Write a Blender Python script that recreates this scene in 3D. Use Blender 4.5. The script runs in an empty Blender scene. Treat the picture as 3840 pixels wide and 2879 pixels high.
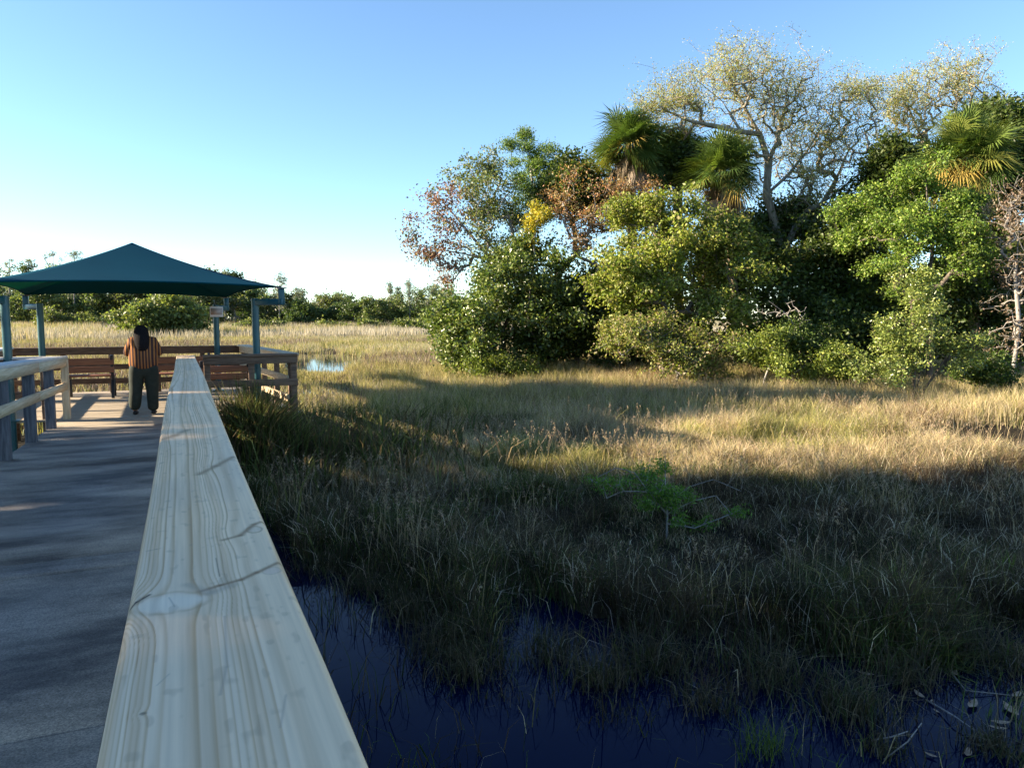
import bpy, math, random
import numpy as np
from mathutils import Vector
random.seed(7)
rng = np.random.default_rng(11)
sc = bpy.context.scene
C = sc.collection
R = math.radians

# ---------------------------------------------------------------- camera
CH = 1.72
PITCH, YAW = R(5.092), R(23.734)
cam_d = bpy.data.cameras.new('camera')
cam = bpy.data.objects.new('camera', cam_d); C.objects.link(cam)
cam.location = (0, 0, CH)
cam.rotation_euler = (R(90) - PITCH, 0, -YAW)
cam_d.sensor_width = 36
cam_d.lens = 36 * 2800 / 3840
cam_d.clip_start = 0.05
cam_d.clip_end = 5000
sc.camera = cam

# ---------------------------------------------------------------- light
SUN_AZ, SUN_EL = R(-72), R(20)       # azimuth from +Y towards +X
SUN = np.array([math.sin(SUN_AZ) * math.cos(SUN_EL), math.cos(SUN_AZ) * math.cos(SUN_EL), math.sin(SUN_EL)])
w = bpy.data.worlds.new('World'); sc.world = w; w.use_nodes = True
nt = w.node_tree; nt.nodes.clear()
sky = nt.nodes.new('ShaderNodeTexSky'); sky.sky_type = 'NISHITA'; sky.sun_disc = False
sky.sun_elevation = SUN_EL; sky.sun_rotation = SUN_AZ; sky.altitude = 0
sky.air_density = 0.85; sky.dust_density = 0.0; sky.ozone_density = 3.0
bg = nt.nodes.new('ShaderNodeBackground'); bg.inputs[1].default_value = 0.074
wo = nt.nodes.new('ShaderNodeOutputWorld')
tn = nt.nodes.new('ShaderNodeMix'); tn.data_type = 'RGBA'; tn.blend_type = 'MULTIPLY'; tn.inputs['Factor'].default_value = 1; tn.inputs['B'].default_value = (1.0, 1.04, 1.02, 1)
nt.links.new(sky.outputs[0], tn.inputs['A']); nt.links.new(tn.outputs['Result'], bg.inputs[0]); nt.links.new(bg.outputs[0], wo.inputs[0])
sl = bpy.data.lights.new('sun', 'SUN'); so = bpy.data.objects.new('sun', sl); C.objects.link(so)
sl.energy = 5.0; sl.angle = R(0.5); sl.color = (1.0, 0.84, 0.62)
so.rotation_euler = Vector(SUN).to_track_quat('Z', 'Y').to_euler()
so.location = (-40, 40, 30)
sc.view_settings.view_transform = 'Standard'; sc.view_settings.look = 'None'
sc.view_settings.exposure = 2.08; sc.view_settings.gamma = 1
sc.view_settings.use_curve_mapping = False
sc.cycles.max_bounces = 6; sc.cycles.transparent_max_bounces = 4
sc.cycles.diffuse_bounces = 3; sc.cycles.glossy_bounces = 2; sc.cycles.transmission_bounces = 3

# ---------------------------------------------------------------- pixel -> world helpers (photo seen 2211 px wide)
_S = 3840 / 2211; _f = 2800.
_R = np.array([math.cos(YAW), -math.sin(YAW), 0])
_U = np.array([math.sin(YAW) * math.sin(PITCH), math.cos(YAW) * math.sin(PITCH), math.cos(PITCH)])
_F = np.array([math.sin(YAW) * math.cos(PITCH), math.cos(YAW) * math.cos(PITCH), -math.sin(PITCH)])
_C = np.array([0, 0, CH])
def ray(x, y): return _F + _R * ((x * _S - 1920) / _f) + _U * ((1439.5 - y * _S) / _f)
def at(x, y, D): return _C + ray(x, y) * D
def onz(x, y, z):
    d = ray(x, y); return _C + d * ((z - CH) / d[2])
def ony(x, y, Y):
    d = ray(x, y); return _C + d * (Y / d[1])

# ---------------------------------------------------------------- noise
_lat = rng.random((256, 256))
def vnoise(x, y):
    xi = np.floor(x).astype(int); yi = np.floor(y).astype(int)
    fx = x - xi; fy = y - yi; fx = fx * fx * (3 - 2 * fx); fy = fy * fy * (3 - 2 * fy)
    a = _lat[xi & 255, yi & 255]; b = _lat[(xi + 1) & 255, yi & 255]
    c = _lat[xi & 255, (yi + 1) & 255]; d = _lat[(xi + 1) & 255, (yi + 1) & 255]
    return (a * (1 - fx) + b * fx) * (1 - fy) + (c * (1 - fx) + d * fx) * fy
def fbm(x, y, o=4):
    s = 0; a = .5; t = 0
    for k in range(o):
        s = s + a * vnoise(x * 2 ** k + 17.3 * k, y * 2 ** k + 5.1 * k); t += a; a *= .5
    return s / t
def sstep(a, b, x):
    t = np.clip((x - a) / (b - a), 0, 1); return t * t * (3 - 2 * t)

# ---------------------------------------------------------------- materials
def new_mat(name):
    m = bpy.data.materials.new(name); m.use_nodes = True
    n = m.node_tree; n.nodes.clear()
    out = n.nodes.new('ShaderNodeOutputMaterial'); p = n.nodes.new('ShaderNodeBsdfPrincipled')
    n.links.new(p.outputs[0], out.inputs[0]); return m, n, p, out
def N(n, t, **k):
    x = n.nodes.new('ShaderNode' + t)
    for a, b in k.items(): setattr(x, a, b)
    return x
def leaf_mat(name, trans=0.35, rough=0.45, spec=0.35, tint=(1.15, 1.25, 0.6)):
    m, n, p, out = new_mat(name)
    a = N(n, 'Attribute', attribute_name='Col'); n.links.new(a.outputs['Color'], p.inputs['Base Color'])
    p.inputs['Roughness'].default_value = rough; p.inputs['Specular IOR Level'].default_value = spec
    tr = N(n, 'BsdfTranslucent'); mx = N(n, 'MixShader'); mul = N(n, 'Mix', data_type='RGBA', blend_type='MULTIPLY')
    mul.inputs['Factor'].default_value = 1; n.links.new(a.outputs['Color'], mul.inputs['A']); mul.inputs['B'].default_value = (*tint, 1)
    n.links.new(mul.outputs['Result'], tr.inputs['Color'])
    mx.inputs[0].default_value = trans
    n.links.new(p.outputs[0], mx.inputs[1]); n.links.new(tr.outputs[0], mx.inputs[2]); n.links.new(mx.outputs[0], out.inputs[0])
    return m
def noise_mat(name, c1, c2, scale=5, rough=0.7, spec=0.3, stretch=(1, 1, 1), bump=0.2, bs=None, c3=None, detail=6, metallic=0, coord='Object'):
    m, n, p, out = new_mat(name)
    tc = N(n, 'TexCoord'); mp = N(n, 'Mapping'); mp.inputs['Scale'].default_value = stretch
    n.links.new(tc.outputs[coord], mp.inputs[0])
    no = N(n, 'TexNoise'); no.inputs['Scale'].default_value = scale; no.inputs['Detail'].default_value = detail; no.inputs['Roughness'].default_value = .62
    n.links.new(mp.outputs[0], no.inputs[0])
    cr = N(n, 'ValToRGB'); cr.color_ramp.elements[0].position = .32; cr.color_ramp.elements[1].position = .68
    cr.color_ramp.elements[0].color = (*c1, 1); cr.color_ramp.elements[1].color = (*c2, 1)
    if c3:
        e = cr.color_ramp.elements.new(.5); e.color = (*c3, 1)
    n.links.new(no.outputs[0], cr.inputs[0]); n.links.new(cr.outputs[0], p.inputs['Base Color'])
    p.inputs['Roughness'].default_value = rough; p.inputs['Specular IOR Level'].default_value = spec; p.inputs['Metallic'].default_value = metallic
    if bump:
        n2 = N(n, 'TexNoise'); n2.inputs['Scale'].default_value = bs or scale * 4; n2.inputs['Detail'].default_value = 5
        n.links.new(mp.outputs[0], n2.inputs[0])
        b = N(n, 'Bump'); b.inputs['Strength'].default_value = bump; b.inputs['Distance'].default_value = .01
        n.links.new(n2.outputs[0], b.inputs['Height']); n.links.new(b.outputs[0], p.inputs['Normal'])
    return m
M = {}
M['leaf'] = leaf_mat('leaf', trans=.4)
M['leaf_waxy'] = leaf_mat('leaf_waxy', trans=.28, rough=.32, spec=.5)
M['grass'] = leaf_mat('grass', trans=.35, rough=.6, spec=.15, tint=(1.1, 1.05, .75))
M['frond'] = leaf_mat('frond', trans=.25, rough=.4, spec=.4)
M['bark_pale'] = noise_mat('bark_pale', (.12, .10, .07), (.32, .28, .21), scale=3, stretch=(3, 3, .8), rough=.9, bump=.5)
M['bark_dark'] = noise_mat('bark_dark', (.05, .04, .03), (.16, .13, .10), scale=4, stretch=(3, 3, .7), rough=.9, bump=.5)
M['bark_grey'] = noise_mat('bark_grey', (.14, .13, .12), (.34, .31, .28), scale=6, stretch=(3, 3, .7), rough=.9, bump=.4)
M['palm_trunk'] = noise_mat('palm_trunk', (.10, .075, .05), (.33, .25, .17), scale=9, stretch=(1, 1, 2.5), rough=.9, bump=.6)
M['wood_dark'] = noise_mat('wood_dark', (.085, .052, .035), (.21, .13, .085), scale=3, stretch=(1.2, 12, 12), rough=.75, bump=.25)
M['wood_dark_y'] = noise_mat('wood_dark_y', (.085, .052, .035), (.21, .13, .085), scale=3, stretch=(12, 1.2, 12), rough=.75, bump=.25)
M['wood_grey'] = noise_mat('wood_grey', (.055, .058, .070), (.15, .15, .165), scale=4, stretch=(10, 10, 1), rough=.8, bump=.3)
M['wood_new_y'] = noise_mat('wood_new_y', (.42, .31, .19), (.66, .53, .36), scale=3, stretch=(14, .8, 14), rough=.6, bump=.15)
M['wood_new_z'] = noise_mat('wood_new_z', (.40, .29, .17), (.62, .49, .32), scale=3, stretch=(14, 14, .8), rough=.6, bump=.15)
M['wood_bench'] = noise_mat('wood_bench', (.16, .065, .035), (.30, .13, .07), scale=3, stretch=(1, 14, 14), rough=.6, bump=.15)
M['bench_iron'] = noise_mat('bench_iron', (.012, .013, .016), (.03, .03, .035), scale=20, rough=.45, bump=.05)
M['canopy_steel'] = noise_mat('canopy_steel', (.008, .065, .085), (.014, .095, .115), scale=6, rough=.35, spec=.5, bump=.03)

def uniq_seam(name): pass

# canopy fabric
m, n, p, out = new_mat('canopy_fabric')
tc = N(n, 'TexCoord'); wv = N(n, 'TexNoise'); wv.inputs['Scale'].default_value = 1.3
n.links.new(tc.outputs['Object'], wv.inputs[0])
cr = N(n, 'ValToRGB'); cr.color_ramp.elements[0].color = (.0015, .038, .075, 1); cr.color_ramp.elements[1].color = (.003, .052, .095, 1)
n.links.new(wv.outputs[0], cr.inputs[0]); n.links.new(cr.outputs[0], p.inputs['Base Color'])
p.inputs['Roughness'].default_value = .85; p.inputs['Specular IOR Level'].default_value = .05
tr = N(n, 'BsdfTranslucent'); tr.inputs['Color'].default_value = (.02, .28, .16, 1)
mx = N(n, 'MixShader'); mx.inputs[0].default_value = .3
n.links.new(p.outputs[0], mx.inputs[1]); n.links.new(tr.outputs[0], mx.inputs[2]); n.links.new(mx.outputs[0], out.inputs[0])
M['canopy_fabric'] = m

# water
m, n, p, out = new_mat('water')
p.inputs['Base Color'].default_value = (.0004, .004, .024, 1); p.inputs['Roughness'].default_value = .02
p.inputs['IOR'].default_value = 1.33; p.inputs['Specular IOR Level'].default_value = .12; p.inputs['Specular Tint'].default_value = (.25, .45, 1, 1)
tc = N(n, 'TexCoord'); no = N(n, 'TexNoise'); no.inputs['Scale'].default_value = 1.6; no.inputs['Detail'].default_value = 3
n.links.new(tc.outputs['Object'], no.inputs[0]); b = N(n, 'Bump'); b.inputs['Strength'].default_value = .06; b.inputs['Distance'].default_value = .05
n.links.new(no.outputs[0], b.inputs['Height']); n.links.new(b.outputs[0], p.inputs['Normal'])
M['water'] = m

# marsh soil: dark mud with matted dead stems, paler and greener towards the far marsh
m, n, p, out = new_mat('marsh_soil')
tc = N(n, 'TexCoord'); no = N(n, 'TexNoise'); no.inputs['Scale'].default_value = .35; no.inputs['Detail'].default_value = 8
n.links.new(tc.outputs['Object'], no.inputs[0])
cr = N(n, 'ValToRGB'); cr.color_ramp.elements[0].position = .35; cr.color_ramp.elements[1].position = .66
cr.color_ramp.elements[0].color = (.010, .009, .006, 1); cr.color_ramp.elements[1].color = (.045, .034, .02, 1)
n.links.new(no.outputs[0], cr.inputs[0]); n.links.new(cr.outputs[0], p.inputs['Base Color'])
n2 = N(n, 'TexNoise'); n2.inputs['Scale'].default_value = 9; n2.inputs['Detail'].default_value = 6
n.links.new(tc.outputs['Object'], n2.inputs[0]); b = N(n, 'Bump'); b.inputs['Strength'].default_value = .8; b.inputs['Distance'].default_value = .08
n.links.new(n2.outputs[0], b.inputs['Height']); n.links.new(b.outputs[0], p.inputs['Normal'])
p.inputs['Roughness'].default_value = .95; p.inputs['Specular IOR Level'].default_value = .1
M['soil'] = m

# boardwalk slab: bluish grey weathered concrete, speckled
m, n, p, out = new_mat('slab')
tc = N(n, 'TexCoord'); mp = N(n, 'Mapping'); mp.inputs['Scale'].default_value = (.7, 1.6, 1); n.links.new(tc.outputs['Object'], mp.inputs[0])
a1 = N(n, 'TexNoise'); a1.inputs['Scale'].default_value = 1.3; a1.inputs['Detail'].default_value = 7; a1.inputs['Roughness'].default_value = .65
n.links.new(mp.outputs[0], a1.inputs[0])
cr = N(n, 'ValToRGB'); cr.color_ramp.elements[0].position = .36; cr.color_ramp.elements[1].position = .66
cr.color_ramp.elements[0].color = (.075, .069, .068, 1); cr.color_ramp.elements[1].color = (.31, .275, .24, 1)
n.links.new(a1.outputs[0], cr.inputs[0])
a2 = N(n, 'TexNoise'); a2.inputs['Scale'].default_value = 110; a2.inputs['Detail'].default_value = 4; a2.inputs['Roughness'].default_value = .8
n.links.new(tc.outputs['Object'], a2.inputs[0])
c2 = N(n, 'ValToRGB'); c2.color_ramp.elements[0].position = .38; c2.color_ramp.elements[1].position = .70
c2.color_ramp.elements[0].color = (.55, .55, .55, 1); c2.color_ramp.elements[1].color = (1.9, 1.8, 1.7, 1)
n.links.new(a2.outputs[0], c2.inputs[0])
mu = N(n, 'Mix', data_type='RGBA', blend_type='MULTIPLY'); mu.inputs['Factor'].default_value = .85
n.links.new(cr.outputs[0], mu.inputs['A']); n.links.new(c2.outputs[0], mu.inputs['B']); n.links.new(mu.outputs['Result'], p.inputs['Base Color'])
b = N(n, 'Bump'); b.inputs['Strength'].default_value = .35; b.inputs['Distance'].default_value = .004
n.links.new(a2.outputs[0], b.inputs['Height']); n.links.new(b.outputs[0], p.inputs['Normal'])
p.inputs['Roughness'].default_value = .8; p.inputs['Specular IOR Level'].default_value = .25
M['slab'] = m
M['deck_board'] = noise_mat('deck_board', (.24, .19, .135), (.43, .36, .27), scale=3, stretch=(1, 14, 14), rough=.75, bump=.3)

# fresh pine cap: grain comes from a per-vertex wood colour
m, n, p, out = new_mat('pine_cap')
a = N(n, 'Attribute', attribute_name='Col')
tc = N(n, 'TexCoord'); mp = N(n, 'Mapping'); mp.inputs['Scale'].default_value = (120, 3, 60); n.links.new(tc.outputs['Object'], mp.inputs[0])
no = N(n, 'TexNoise'); no.inputs['Scale'].default_value = 1; no.inputs['Detail'].default_value = 4; n.links.new(mp.outputs[0], no.inputs[0])
cr = N(n, 'ValToRGB'); cr.color_ramp.elements[0].position = .3; cr.color_ramp.elements[1].position = .7
cr.color_ramp.elements[0].color = (.90, .90, .90, 1); cr.color_ramp.elements[1].color = (1.03, 1.03, 1.03, 1); n.links.new(no.outputs[0], cr.inputs[0])
mu = N(n, 'Mix', data_type='RGBA', blend_type='MULTIPLY'); mu.inputs['Factor'].default_value = 1
n.links.new(a.outputs['Color'], mu.inputs['A']); n.links.new(cr.outputs[0], mu.inputs['B']); n.links.new(mu.outputs['Result'], p.inputs['Base Color'])
b = N(n, 'Bump'); b.inputs['Strength'].default_value = .3; b.inputs['Distance'].default_value = .001
n.links.new(no.outputs[0], b.inputs['Height']); n.links.new(b.outputs[0], p.inputs['Normal'])
p.inputs['Roughness'].default_value = .8; p.inputs['Specular IOR Level'].default_value = .1
M['pine_cap'] = m

# ---------------------------------------------------------------- object helpers
def tag(o, label=None, cat=None, group=None, kind=None):
    if label: o['label'] = label
    if cat: o['category'] = cat
    if group: o['group'] = group
    if kind: o['kind'] = kind
    return o
def thing(name, label, cat, loc=(0, 0, 0), group=None):
    o = bpy.data.objects.new(name, None); C.objects.link(o); o.location = [float(v) for v in loc]; o.empty_display_size = .2
    return tag(o, label, cat, group)
def mk(name, V, F, mat, parent=None, col=None, smooth=False, world=True):
    """V (n,3) in world coordinates, F (m,k) index array; linked as ONE mesh object"""
    V = np.asarray(V, dtype=np.float32).reshape(-1, 3).copy()
    if parent is not None and world: V -= np.array(world_loc(parent), dtype=np.float32)
    me = bpy.data.meshes.new(name)
    if isinstance(F, list) and len(F) and len(set(len(f) for f in F)) > 1:
        me.from_pydata([tuple(map(float, v)) for v in V], [], [tuple(map(int, f)) for f in F])
    else:
        F = np.asarray(F, dtype=np.int32); m_, k = F.shape
        me.vertices.add(len(V)); me.vertices.foreach_set('co', V.ravel())
        me.loops.add(m_ * k); me.loops.foreach_set('vertex_index', F.ravel())
        me.polygons.add(m_); me.polygons.foreach_set('loop_start', np.arange(0, m_ * k, k, dtype=np.int32))
        try: me.polygons.foreach_set('loop_total', np.full(m_, k, dtype=np.int32))
        except Exception: pass
        me.update(calc_edges=True)
    if smooth: me.polygons.foreach_set('use_smooth', np.ones(len(me.polygons), dtype=bool))
    if col is not None:
        col = np.asarray(col, dtype=np.float32)
        ca = me.color_attributes.new('Col', 'FLOAT_COLOR', 'POINT')
        ca.data.foreach_set('color', np.concatenate([col, np.ones((len(col), 1), np.float32)], 1).ravel())
    me.materials.append(mat)
    o = bpy.data.objects.new(name, me); C.objects.link(o)
    if parent is not None: o.parent = parent
    return o
def world_loc(o):
    l = np.array(o.location)
    while o.parent is not None: o = o.parent; l = l + np.array(o.location)
    return l
class MB:
    def __init__(s): s.V = []; s.F = []
    def add(s, V, F):
        k = len(s.V); s.V += [tuple(v) for v in V]; s.F += [tuple(i + k for i in f) for f in F]; return s
    def box(s, x0, x1, y0, y1, z0, z1):
        V = [(x, y, z) for x in (x0, x1) for y in (y0, y1) for z in (z0, z1)]
        return s.add(V, [(0, 1, 3, 2), (4, 6, 7, 5), (0, 4, 5, 1), (2, 3, 7, 6), (0, 2, 6, 4), (1, 5, 7, 3)])
    def bar(s, a, b, wd, ht, up=(0, 0, 1)):
        """rectangular bar between two points"""
        a = np.array(a, float); b = np.array(b, float); d = b - a; d /= np.linalg.norm(d)
        u = np.array(up, float); r = np.cross(d, u); r /= np.linalg.norm(r); u = np.cross(r, d)
        V = []
        for q in (a, b):
            for i, j in ((-1, -1), (1, -1), (1, 1), (-1, 1)): V.append(q + r * i * wd / 2 + u * j * ht / 2)
        return s.add(V, [(3, 2, 1, 0), (4, 5, 6, 7), (0, 1, 5, 4), (1, 2, 6, 5), (2, 3, 7, 6), (3, 0, 4, 7)])
    def tube(s, pts, rad, n=12, caps=True):
        pts = [np.array(p, float) for p in pts]
        rad = [rad] * len(pts) if np.isscalar(rad) else rad
        V = []; F = []
        for i, p in enumerate(pts):
            d = pts[min(i + 1, len(pts) - 1)] - pts[max(i - 1, 0)]; d /= np.linalg.norm(d) + 1e-9
            u = np.array([0, 0, 1.]) if abs(d[2]) < .9 else np.array([0, 1., 0]); a = np.cross(d, u); a /= np.linalg.norm(a); b_ = np.cross(a, d)
            for k in range(n):
                t = 2 * math.pi * k / n; V.append(p + (a * math.cos(t) + b_ * math.sin(t)) * rad[i])
        for i in range(len(pts) - 1):
            for k in range(n):
                F.append((i * n + k, i * n + (k + 1) % n, (i + 1) * n + (k + 1) % n, (i + 1) * n + k))
        if caps: F.append(tuple(range(n - 1, -1, -1))); F.append(tuple(range((len(pts) - 1) * n, len(pts) * n)))
        return s.add(V, F)
    def build(s, name, mat, parent=None, bevel=0, smooth=False):
        o = mk(name, s.V, s.F, mat, parent, smooth=smooth)
        if bevel:
            b = o.modifiers.new('bevel', 'BEVEL'); b.width = bevel; b.segments = 2; b.limit_method = 'ANGLE'
        return o

# ---------------------------------------------------------------- terrain
def water_edge(x):   # Y below which the near channel is open water, as function of X
    return np.interp(x, [-6, 0, .9, 1.2, 1.6, 2.0, 2.25, 2.7, 3.2, 3.7, 4.1, 4.8, 5.6, 6.6, 8, 12], [14, 13, 11.2, 8.6, 7.9, 7.2, 5.6, 6.4, 6.9, 5.0, 4.9, 4.5, 4.0, 4.4, 3.4, 2.5])
WZ = -1.10
def ground_z(x, y):
    z = -0.98 + .16 * (fbm(x * .45 + 9, y * .45, 3) - .5) + .16 * (fbm(x * 2.1, y * 2.1, 2) - .5)
    e = water_edge(x) + 1.1 * (fbm(x * 1.1 + 40, y * 1.1, 4) - .5)
    ch = 1 - sstep(-.5, .55, y - e)
    z = z - .45 * ch
    # far open pool
    d = ((x - 7.6 - (y - 46) * .12) / 3.2) ** 2 + ((y - 48) / 12.) ** 2
    z = z - .45 * (1 - sstep(.5, 1.3, d + .5 * (fbm(x * .4, y * .4, 3) - .5)))
    d2 = ((x - 1) / 7.) ** 2 + ((y - 27) / 6.5) ** 2
    z = z - .26 * (1 - sstep(.4, 1.5, d2 + 1.2 * (fbm(x * .5 + 3, y * .5, 3) - .5)))
    # hammock island rises a little
    hx, hy = 26, 29
    d3 = ((x - hx) / 15.) ** 2 + ((y - hy) / 9.) ** 2
    z = z + .35 * (1 - sstep(.3, 1.2, d3))
    z = z + .25 * sstep(60, 140, y)
    return z
def axis(lo, hi, a, b, step):
    core = list(np.arange(a, b, step)); s = step; q = a; left = []
    while q > lo: s *= 1.25; q -= s; left.append(max(q, lo))
    s = step; q = core[-1]; right = []
    while q < hi: s *= 1.25; q += s; right.append(min(q, hi))
    return np.array(left[::-1] + core + right)
gx = axis(-900, 900, -4, 34, .22); gy = axis(-400, 1500, 0, 62, .22)
GX, GY = np.meshgrid(gx, gy, indexing='ij')
V = np.stack([GX, GY, ground_z(GX, GY)], -1).reshape(-1, 3)
nx, ny = len(gx), len(gy); I = np.arange(nx * ny).reshape(nx, ny)
F = np.stack([I[:-1, :-1], I[1:, :-1], I[1:, 1:], I[:-1, 1:]], -1).reshape(-1, 4)
tag(mk('ground', V, F, M['soil'], smooth=True), kind='structure')
wv = np.array([(-60, -30, WZ), (70, -30, WZ), (70, 90, WZ), (-60, 90, WZ)])
tag(mk('water', wv, [(0, 1, 2, 3)], M['water']), kind='structure')

# ---------------------------------------------------------------- boardwalk
RAILW = .286; RXL = -.112; RXR = RXL + RAILW; LX = -1.84
def rail_z(y): return np.interp(y, [-6, .5, 1.1, 1.5, 2.3, 3, 4.4, 6.2, 8, 10.3, 12.2, 14], [1.24, 1.222, 1.215, 1.203, 1.19, 1.183, 1.187, 1.178, 1.152, 1.115, 1.09, 1.072])
def lrail_z(y): return np.interp(y, [-6, 8, 9.7, 14.8], [1.24, 1.235, 1.20, 1.06])
def deck_z(y): return np.interp(y, [-6, 5.4, 9, 13.35, 25], [.13, .13, .12, .0, .0])
mb = MB()
for (a, b_) in [(-5, -2.2), (-2.185, .9), (.912, 3.2), (3.212, 5.28), (5.296, 5.6), (5.614, 9.2), (9.212, 13.3)]:
    ys = np.linspace(a, b_, 5)
    for i in range(4):
        y0, y1 = ys[i], ys[i + 1]; z0, z1 = deck_z(y0), deck_z(y1)
        V = [(-1.97, y0, z0), (.14, y0, z0), (.14, y1, z1), (-1.97, y1, z1), (-1.97, y0, z0 - .14), (.14, y0, z0 - .14), (.14, y1, z1 - .14), (-1.97, y1, z1 - .14)]
        F = [(0, 1, 2, 3), (7, 6, 5, 4), (1, 0, 4, 5) if i == 0 else None, (3, 2, 6, 7) if i == 3 else None, (2, 1, 5, 6), (0, 3, 7, 4)]
        mb.add(V, [f for f in F if f])
tag(mb.build('boardwalk', M['slab']), kind='structure')
mb = MB(); y = 13.31
while y < 19.6:                      # pavilion floor planks laid across
    xr = 1.93 - (y - 14) * .10 if y > 13.9 else .14
    xl = -3.6 if y > 14.55 else -1.97
    j = random.uniform(-.002, .002)
    mb.box(xl, xr, y, y + .139, -.04 + j, j); y += .146
tag(mb.build('pavilion_deck', M['deck_board'], bevel=.004), kind='structure')

def post_mb(x, y, ztop, zb=-1.5, w_=.09): return MB().box(x - w_ / 2, x + w_ / 2, y - w_ / 2, y + w_ / 2, zb, ztop)
# --- near handrail with its pale pine cap
nr = thing('handrail', 'pale new pine handrail with knotty grain running from the camera to the pavilion', 'handrail', (.03, 7, 0))
u = np.linspace(0, 1, 190)
yy = np.concatenate([np.linspace(-5, .55, 12), np.exp(np.linspace(math.log(.57), math.log(13.98), 1150))])
uu, Y2 = np.meshgrid(u, yy, indexing='ij')
bow = .004 * np.sin(Y2 * .9)
X2 = RXL + uu * RAILW + bow
edge = np.minimum(uu, 1 - uu) * RAILW
Z2 = rail_z(Y2) - .012 * np.clip(1 - edge / .014, 0, 1) ** 2 + .0012 * (fbm(uu * 3, Y2 * .8, 2) - .5)
xm = uu * RAILW
def uy(px, py):
    z = 1.19
    for _ in range(4):
        P = onz(px, py, z); z = float(rail_z(P[1]))
    return P[0] - RXL, P[1]
KN = [(355, 1300, .062, .085, 1.0), (545, 1143, .040, .10, .8), (470, 1005, .035, .16, .6), (590, 1222, .03, .06, .6), (375, 938, .03, .25, .5), (303, 1541, .006, .01, .35), (410, 890, .04, .5, .6)]
c = xm.copy()
for px, py, su, sy, amp in KN:
    ku, ky = uy(px, py)
    d = (xm - ku); e = (Y2 - ky) / (sy * 1.15)
    c += -amp * .75 * d * np.exp(-(d / (su * 1.3)) ** 2 - e ** 2) + amp * .014 * np.exp(-(d / (su * 2)) ** 2 - (e * .8) ** 2)
c += .03 * (fbm(xm * 5 + 2, Y2 * .55, 3) - .5) + .011 * (fbm(xm * 13, Y2 * 1.9 + 8, 3) - .5)
# cathedral figure far along the board
cy_ = 6.3; c += .06 * np.exp(-((Y2 - cy_) / 1.4) ** 2) * (((xm - .14) / .14) ** 2)
ph = c * (105 - 190 * np.clip(c - .05, 0, .2)) + 1.7 * np.sin(c * 37)
fr = ph - np.floor(ph)
late = np.clip((fr - .42) / .45, 0, 1) ** 1.5 * (1 - np.clip((fr - .9) / .1, 0, 1))
ringamp = 1.5 * (.2 + .8 * vnoise(np.floor(ph) * 3.7, Y2 * .8 + np.floor(ph) * 5.3)) * (.5 + .6 * fbm(xm * 9, Y2 * 1.2 + 70, 2)); ringamp = np.minimum(ringamp, 1)
early_c = np.array([.95, .695, .44]); late_c = np.array([.52, .32, .16])
band = (.5 + .5 * np.sin(ph * 1.35 + 2 * fbm(xm * 9, Y2 * .5, 2)))[..., None]
blot = fbm(xm * 7 + 30, Y2 * .9, 3)[..., None]
col = early_c * (.90 + .20 * blot) * (1 - .16 * band * np.array([.7, 1., 1.35])) + (np.array([.70, .60, .46]) - early_c) * .3 * sstep(.35, .7, fbm(xm * 3, Y2 * .7 + 50, 2))[..., None]
col = col * (1 - (late * ringamp)[..., None]) + late_c * (late * ringamp)[..., None]
def blend(mask, cc):
    global col
    col = col * (1 - mask[..., None]) + np.array(cc) * mask[..., None]
kx, ky = uy(368, 1300)
dd = ((xm - kx) / .052) ** 2 + ((Y2 - ky) / .050) ** 2 + 1.1 * (fbm(xm * 28, Y2 * 22, 3) - .5)
blend(.65 * (1 - sstep(.2, 1.5, dd)), (.86, .72, .54))
blend(.30 * np.exp(-((dd - 1.35) / .3) ** 2) * (.3 + fbm(xm * 40, Y2 * 40 + 9, 2)), (.30, .19, .10))
kx, ky = uy(545, 1143); dd = ((xm - kx) / .016) ** 2 + ((Y2 - ky) / .028) ** 2
blend(.6 * (1 - sstep(.5, 1.3, dd)), (.74, .58, .40)); blend(.55 * np.exp(-((dd - 1.3) / .35) ** 2), (.26, .15, .08))
kx, ky = uy(582, 1232); dd = ((xm - kx) / .016) ** 2 + ((Y2 - ky) / .020) ** 2
blend(.5 * (1 - sstep(.5, 1.3, dd)), (.70, .52, .40)); blend(.4 * np.exp(-((dd - 1.3) / .35) ** 2), (.40, .30, .22))
kx, ky = uy(303, 1541); dd = ((xm - kx) / .005) ** 2 + ((Y2 - ky) / .004) ** 2; blend(.75 * (1 - sstep(.3, 1.3, dd)), (.16, .13, .09))
def streak(pts, wd, cc, amt, soft=1.0):
    P = [uy(*q) for q in pts]
    for (a, b_), (c_, d_) in zip(P[:-1], P[1:]):
        n_ = max(3, int(60)); 
        t = np.clip(((xm - a) * (c_ - a) + (Y2 - b_) * (d_ - b_)) / ((c_ - a) ** 2 + (d_ - b_) ** 2 + 1e-9), 0, 1)
        dist = np.sqrt((xm - a - t * (c_ - a)) ** 2 + (Y2 - b_ - t * (d_ - b_)) ** 2)
        blend(amt * np.exp(-(dist / wd) ** 2), cc)
streak([(277, 1309), (290, 1300), (318, 1284)], .0035, (.05, .035, .03), .95)
streak([(430, 1276), (470, 1264), (515, 1252), (550, 1236), (600, 1213)], .007, (.27, .16, .08), .8)
streak([(400, 1262), (450, 1280), (500, 1262)], .012, (.42, .33, .24), .5)
streak([(478, 1166), (515, 1156), (545, 1132), (566, 1124)], .008, (.30, .18, .09), .75)
streak([(428, 1024), (465, 1006), (502, 986)], .014, (.30, .19, .10), .7)
streak([(352, 948), (378, 940), (404, 928)], .022, (.34, .23, .13), .65)
streak([(312, 1190), (341, 1184)], .0022, (.25, .19, .14), .7)
streak([(462, 1205), (470, 1245)], .0012, (.18, .13, .1), .7)
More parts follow.
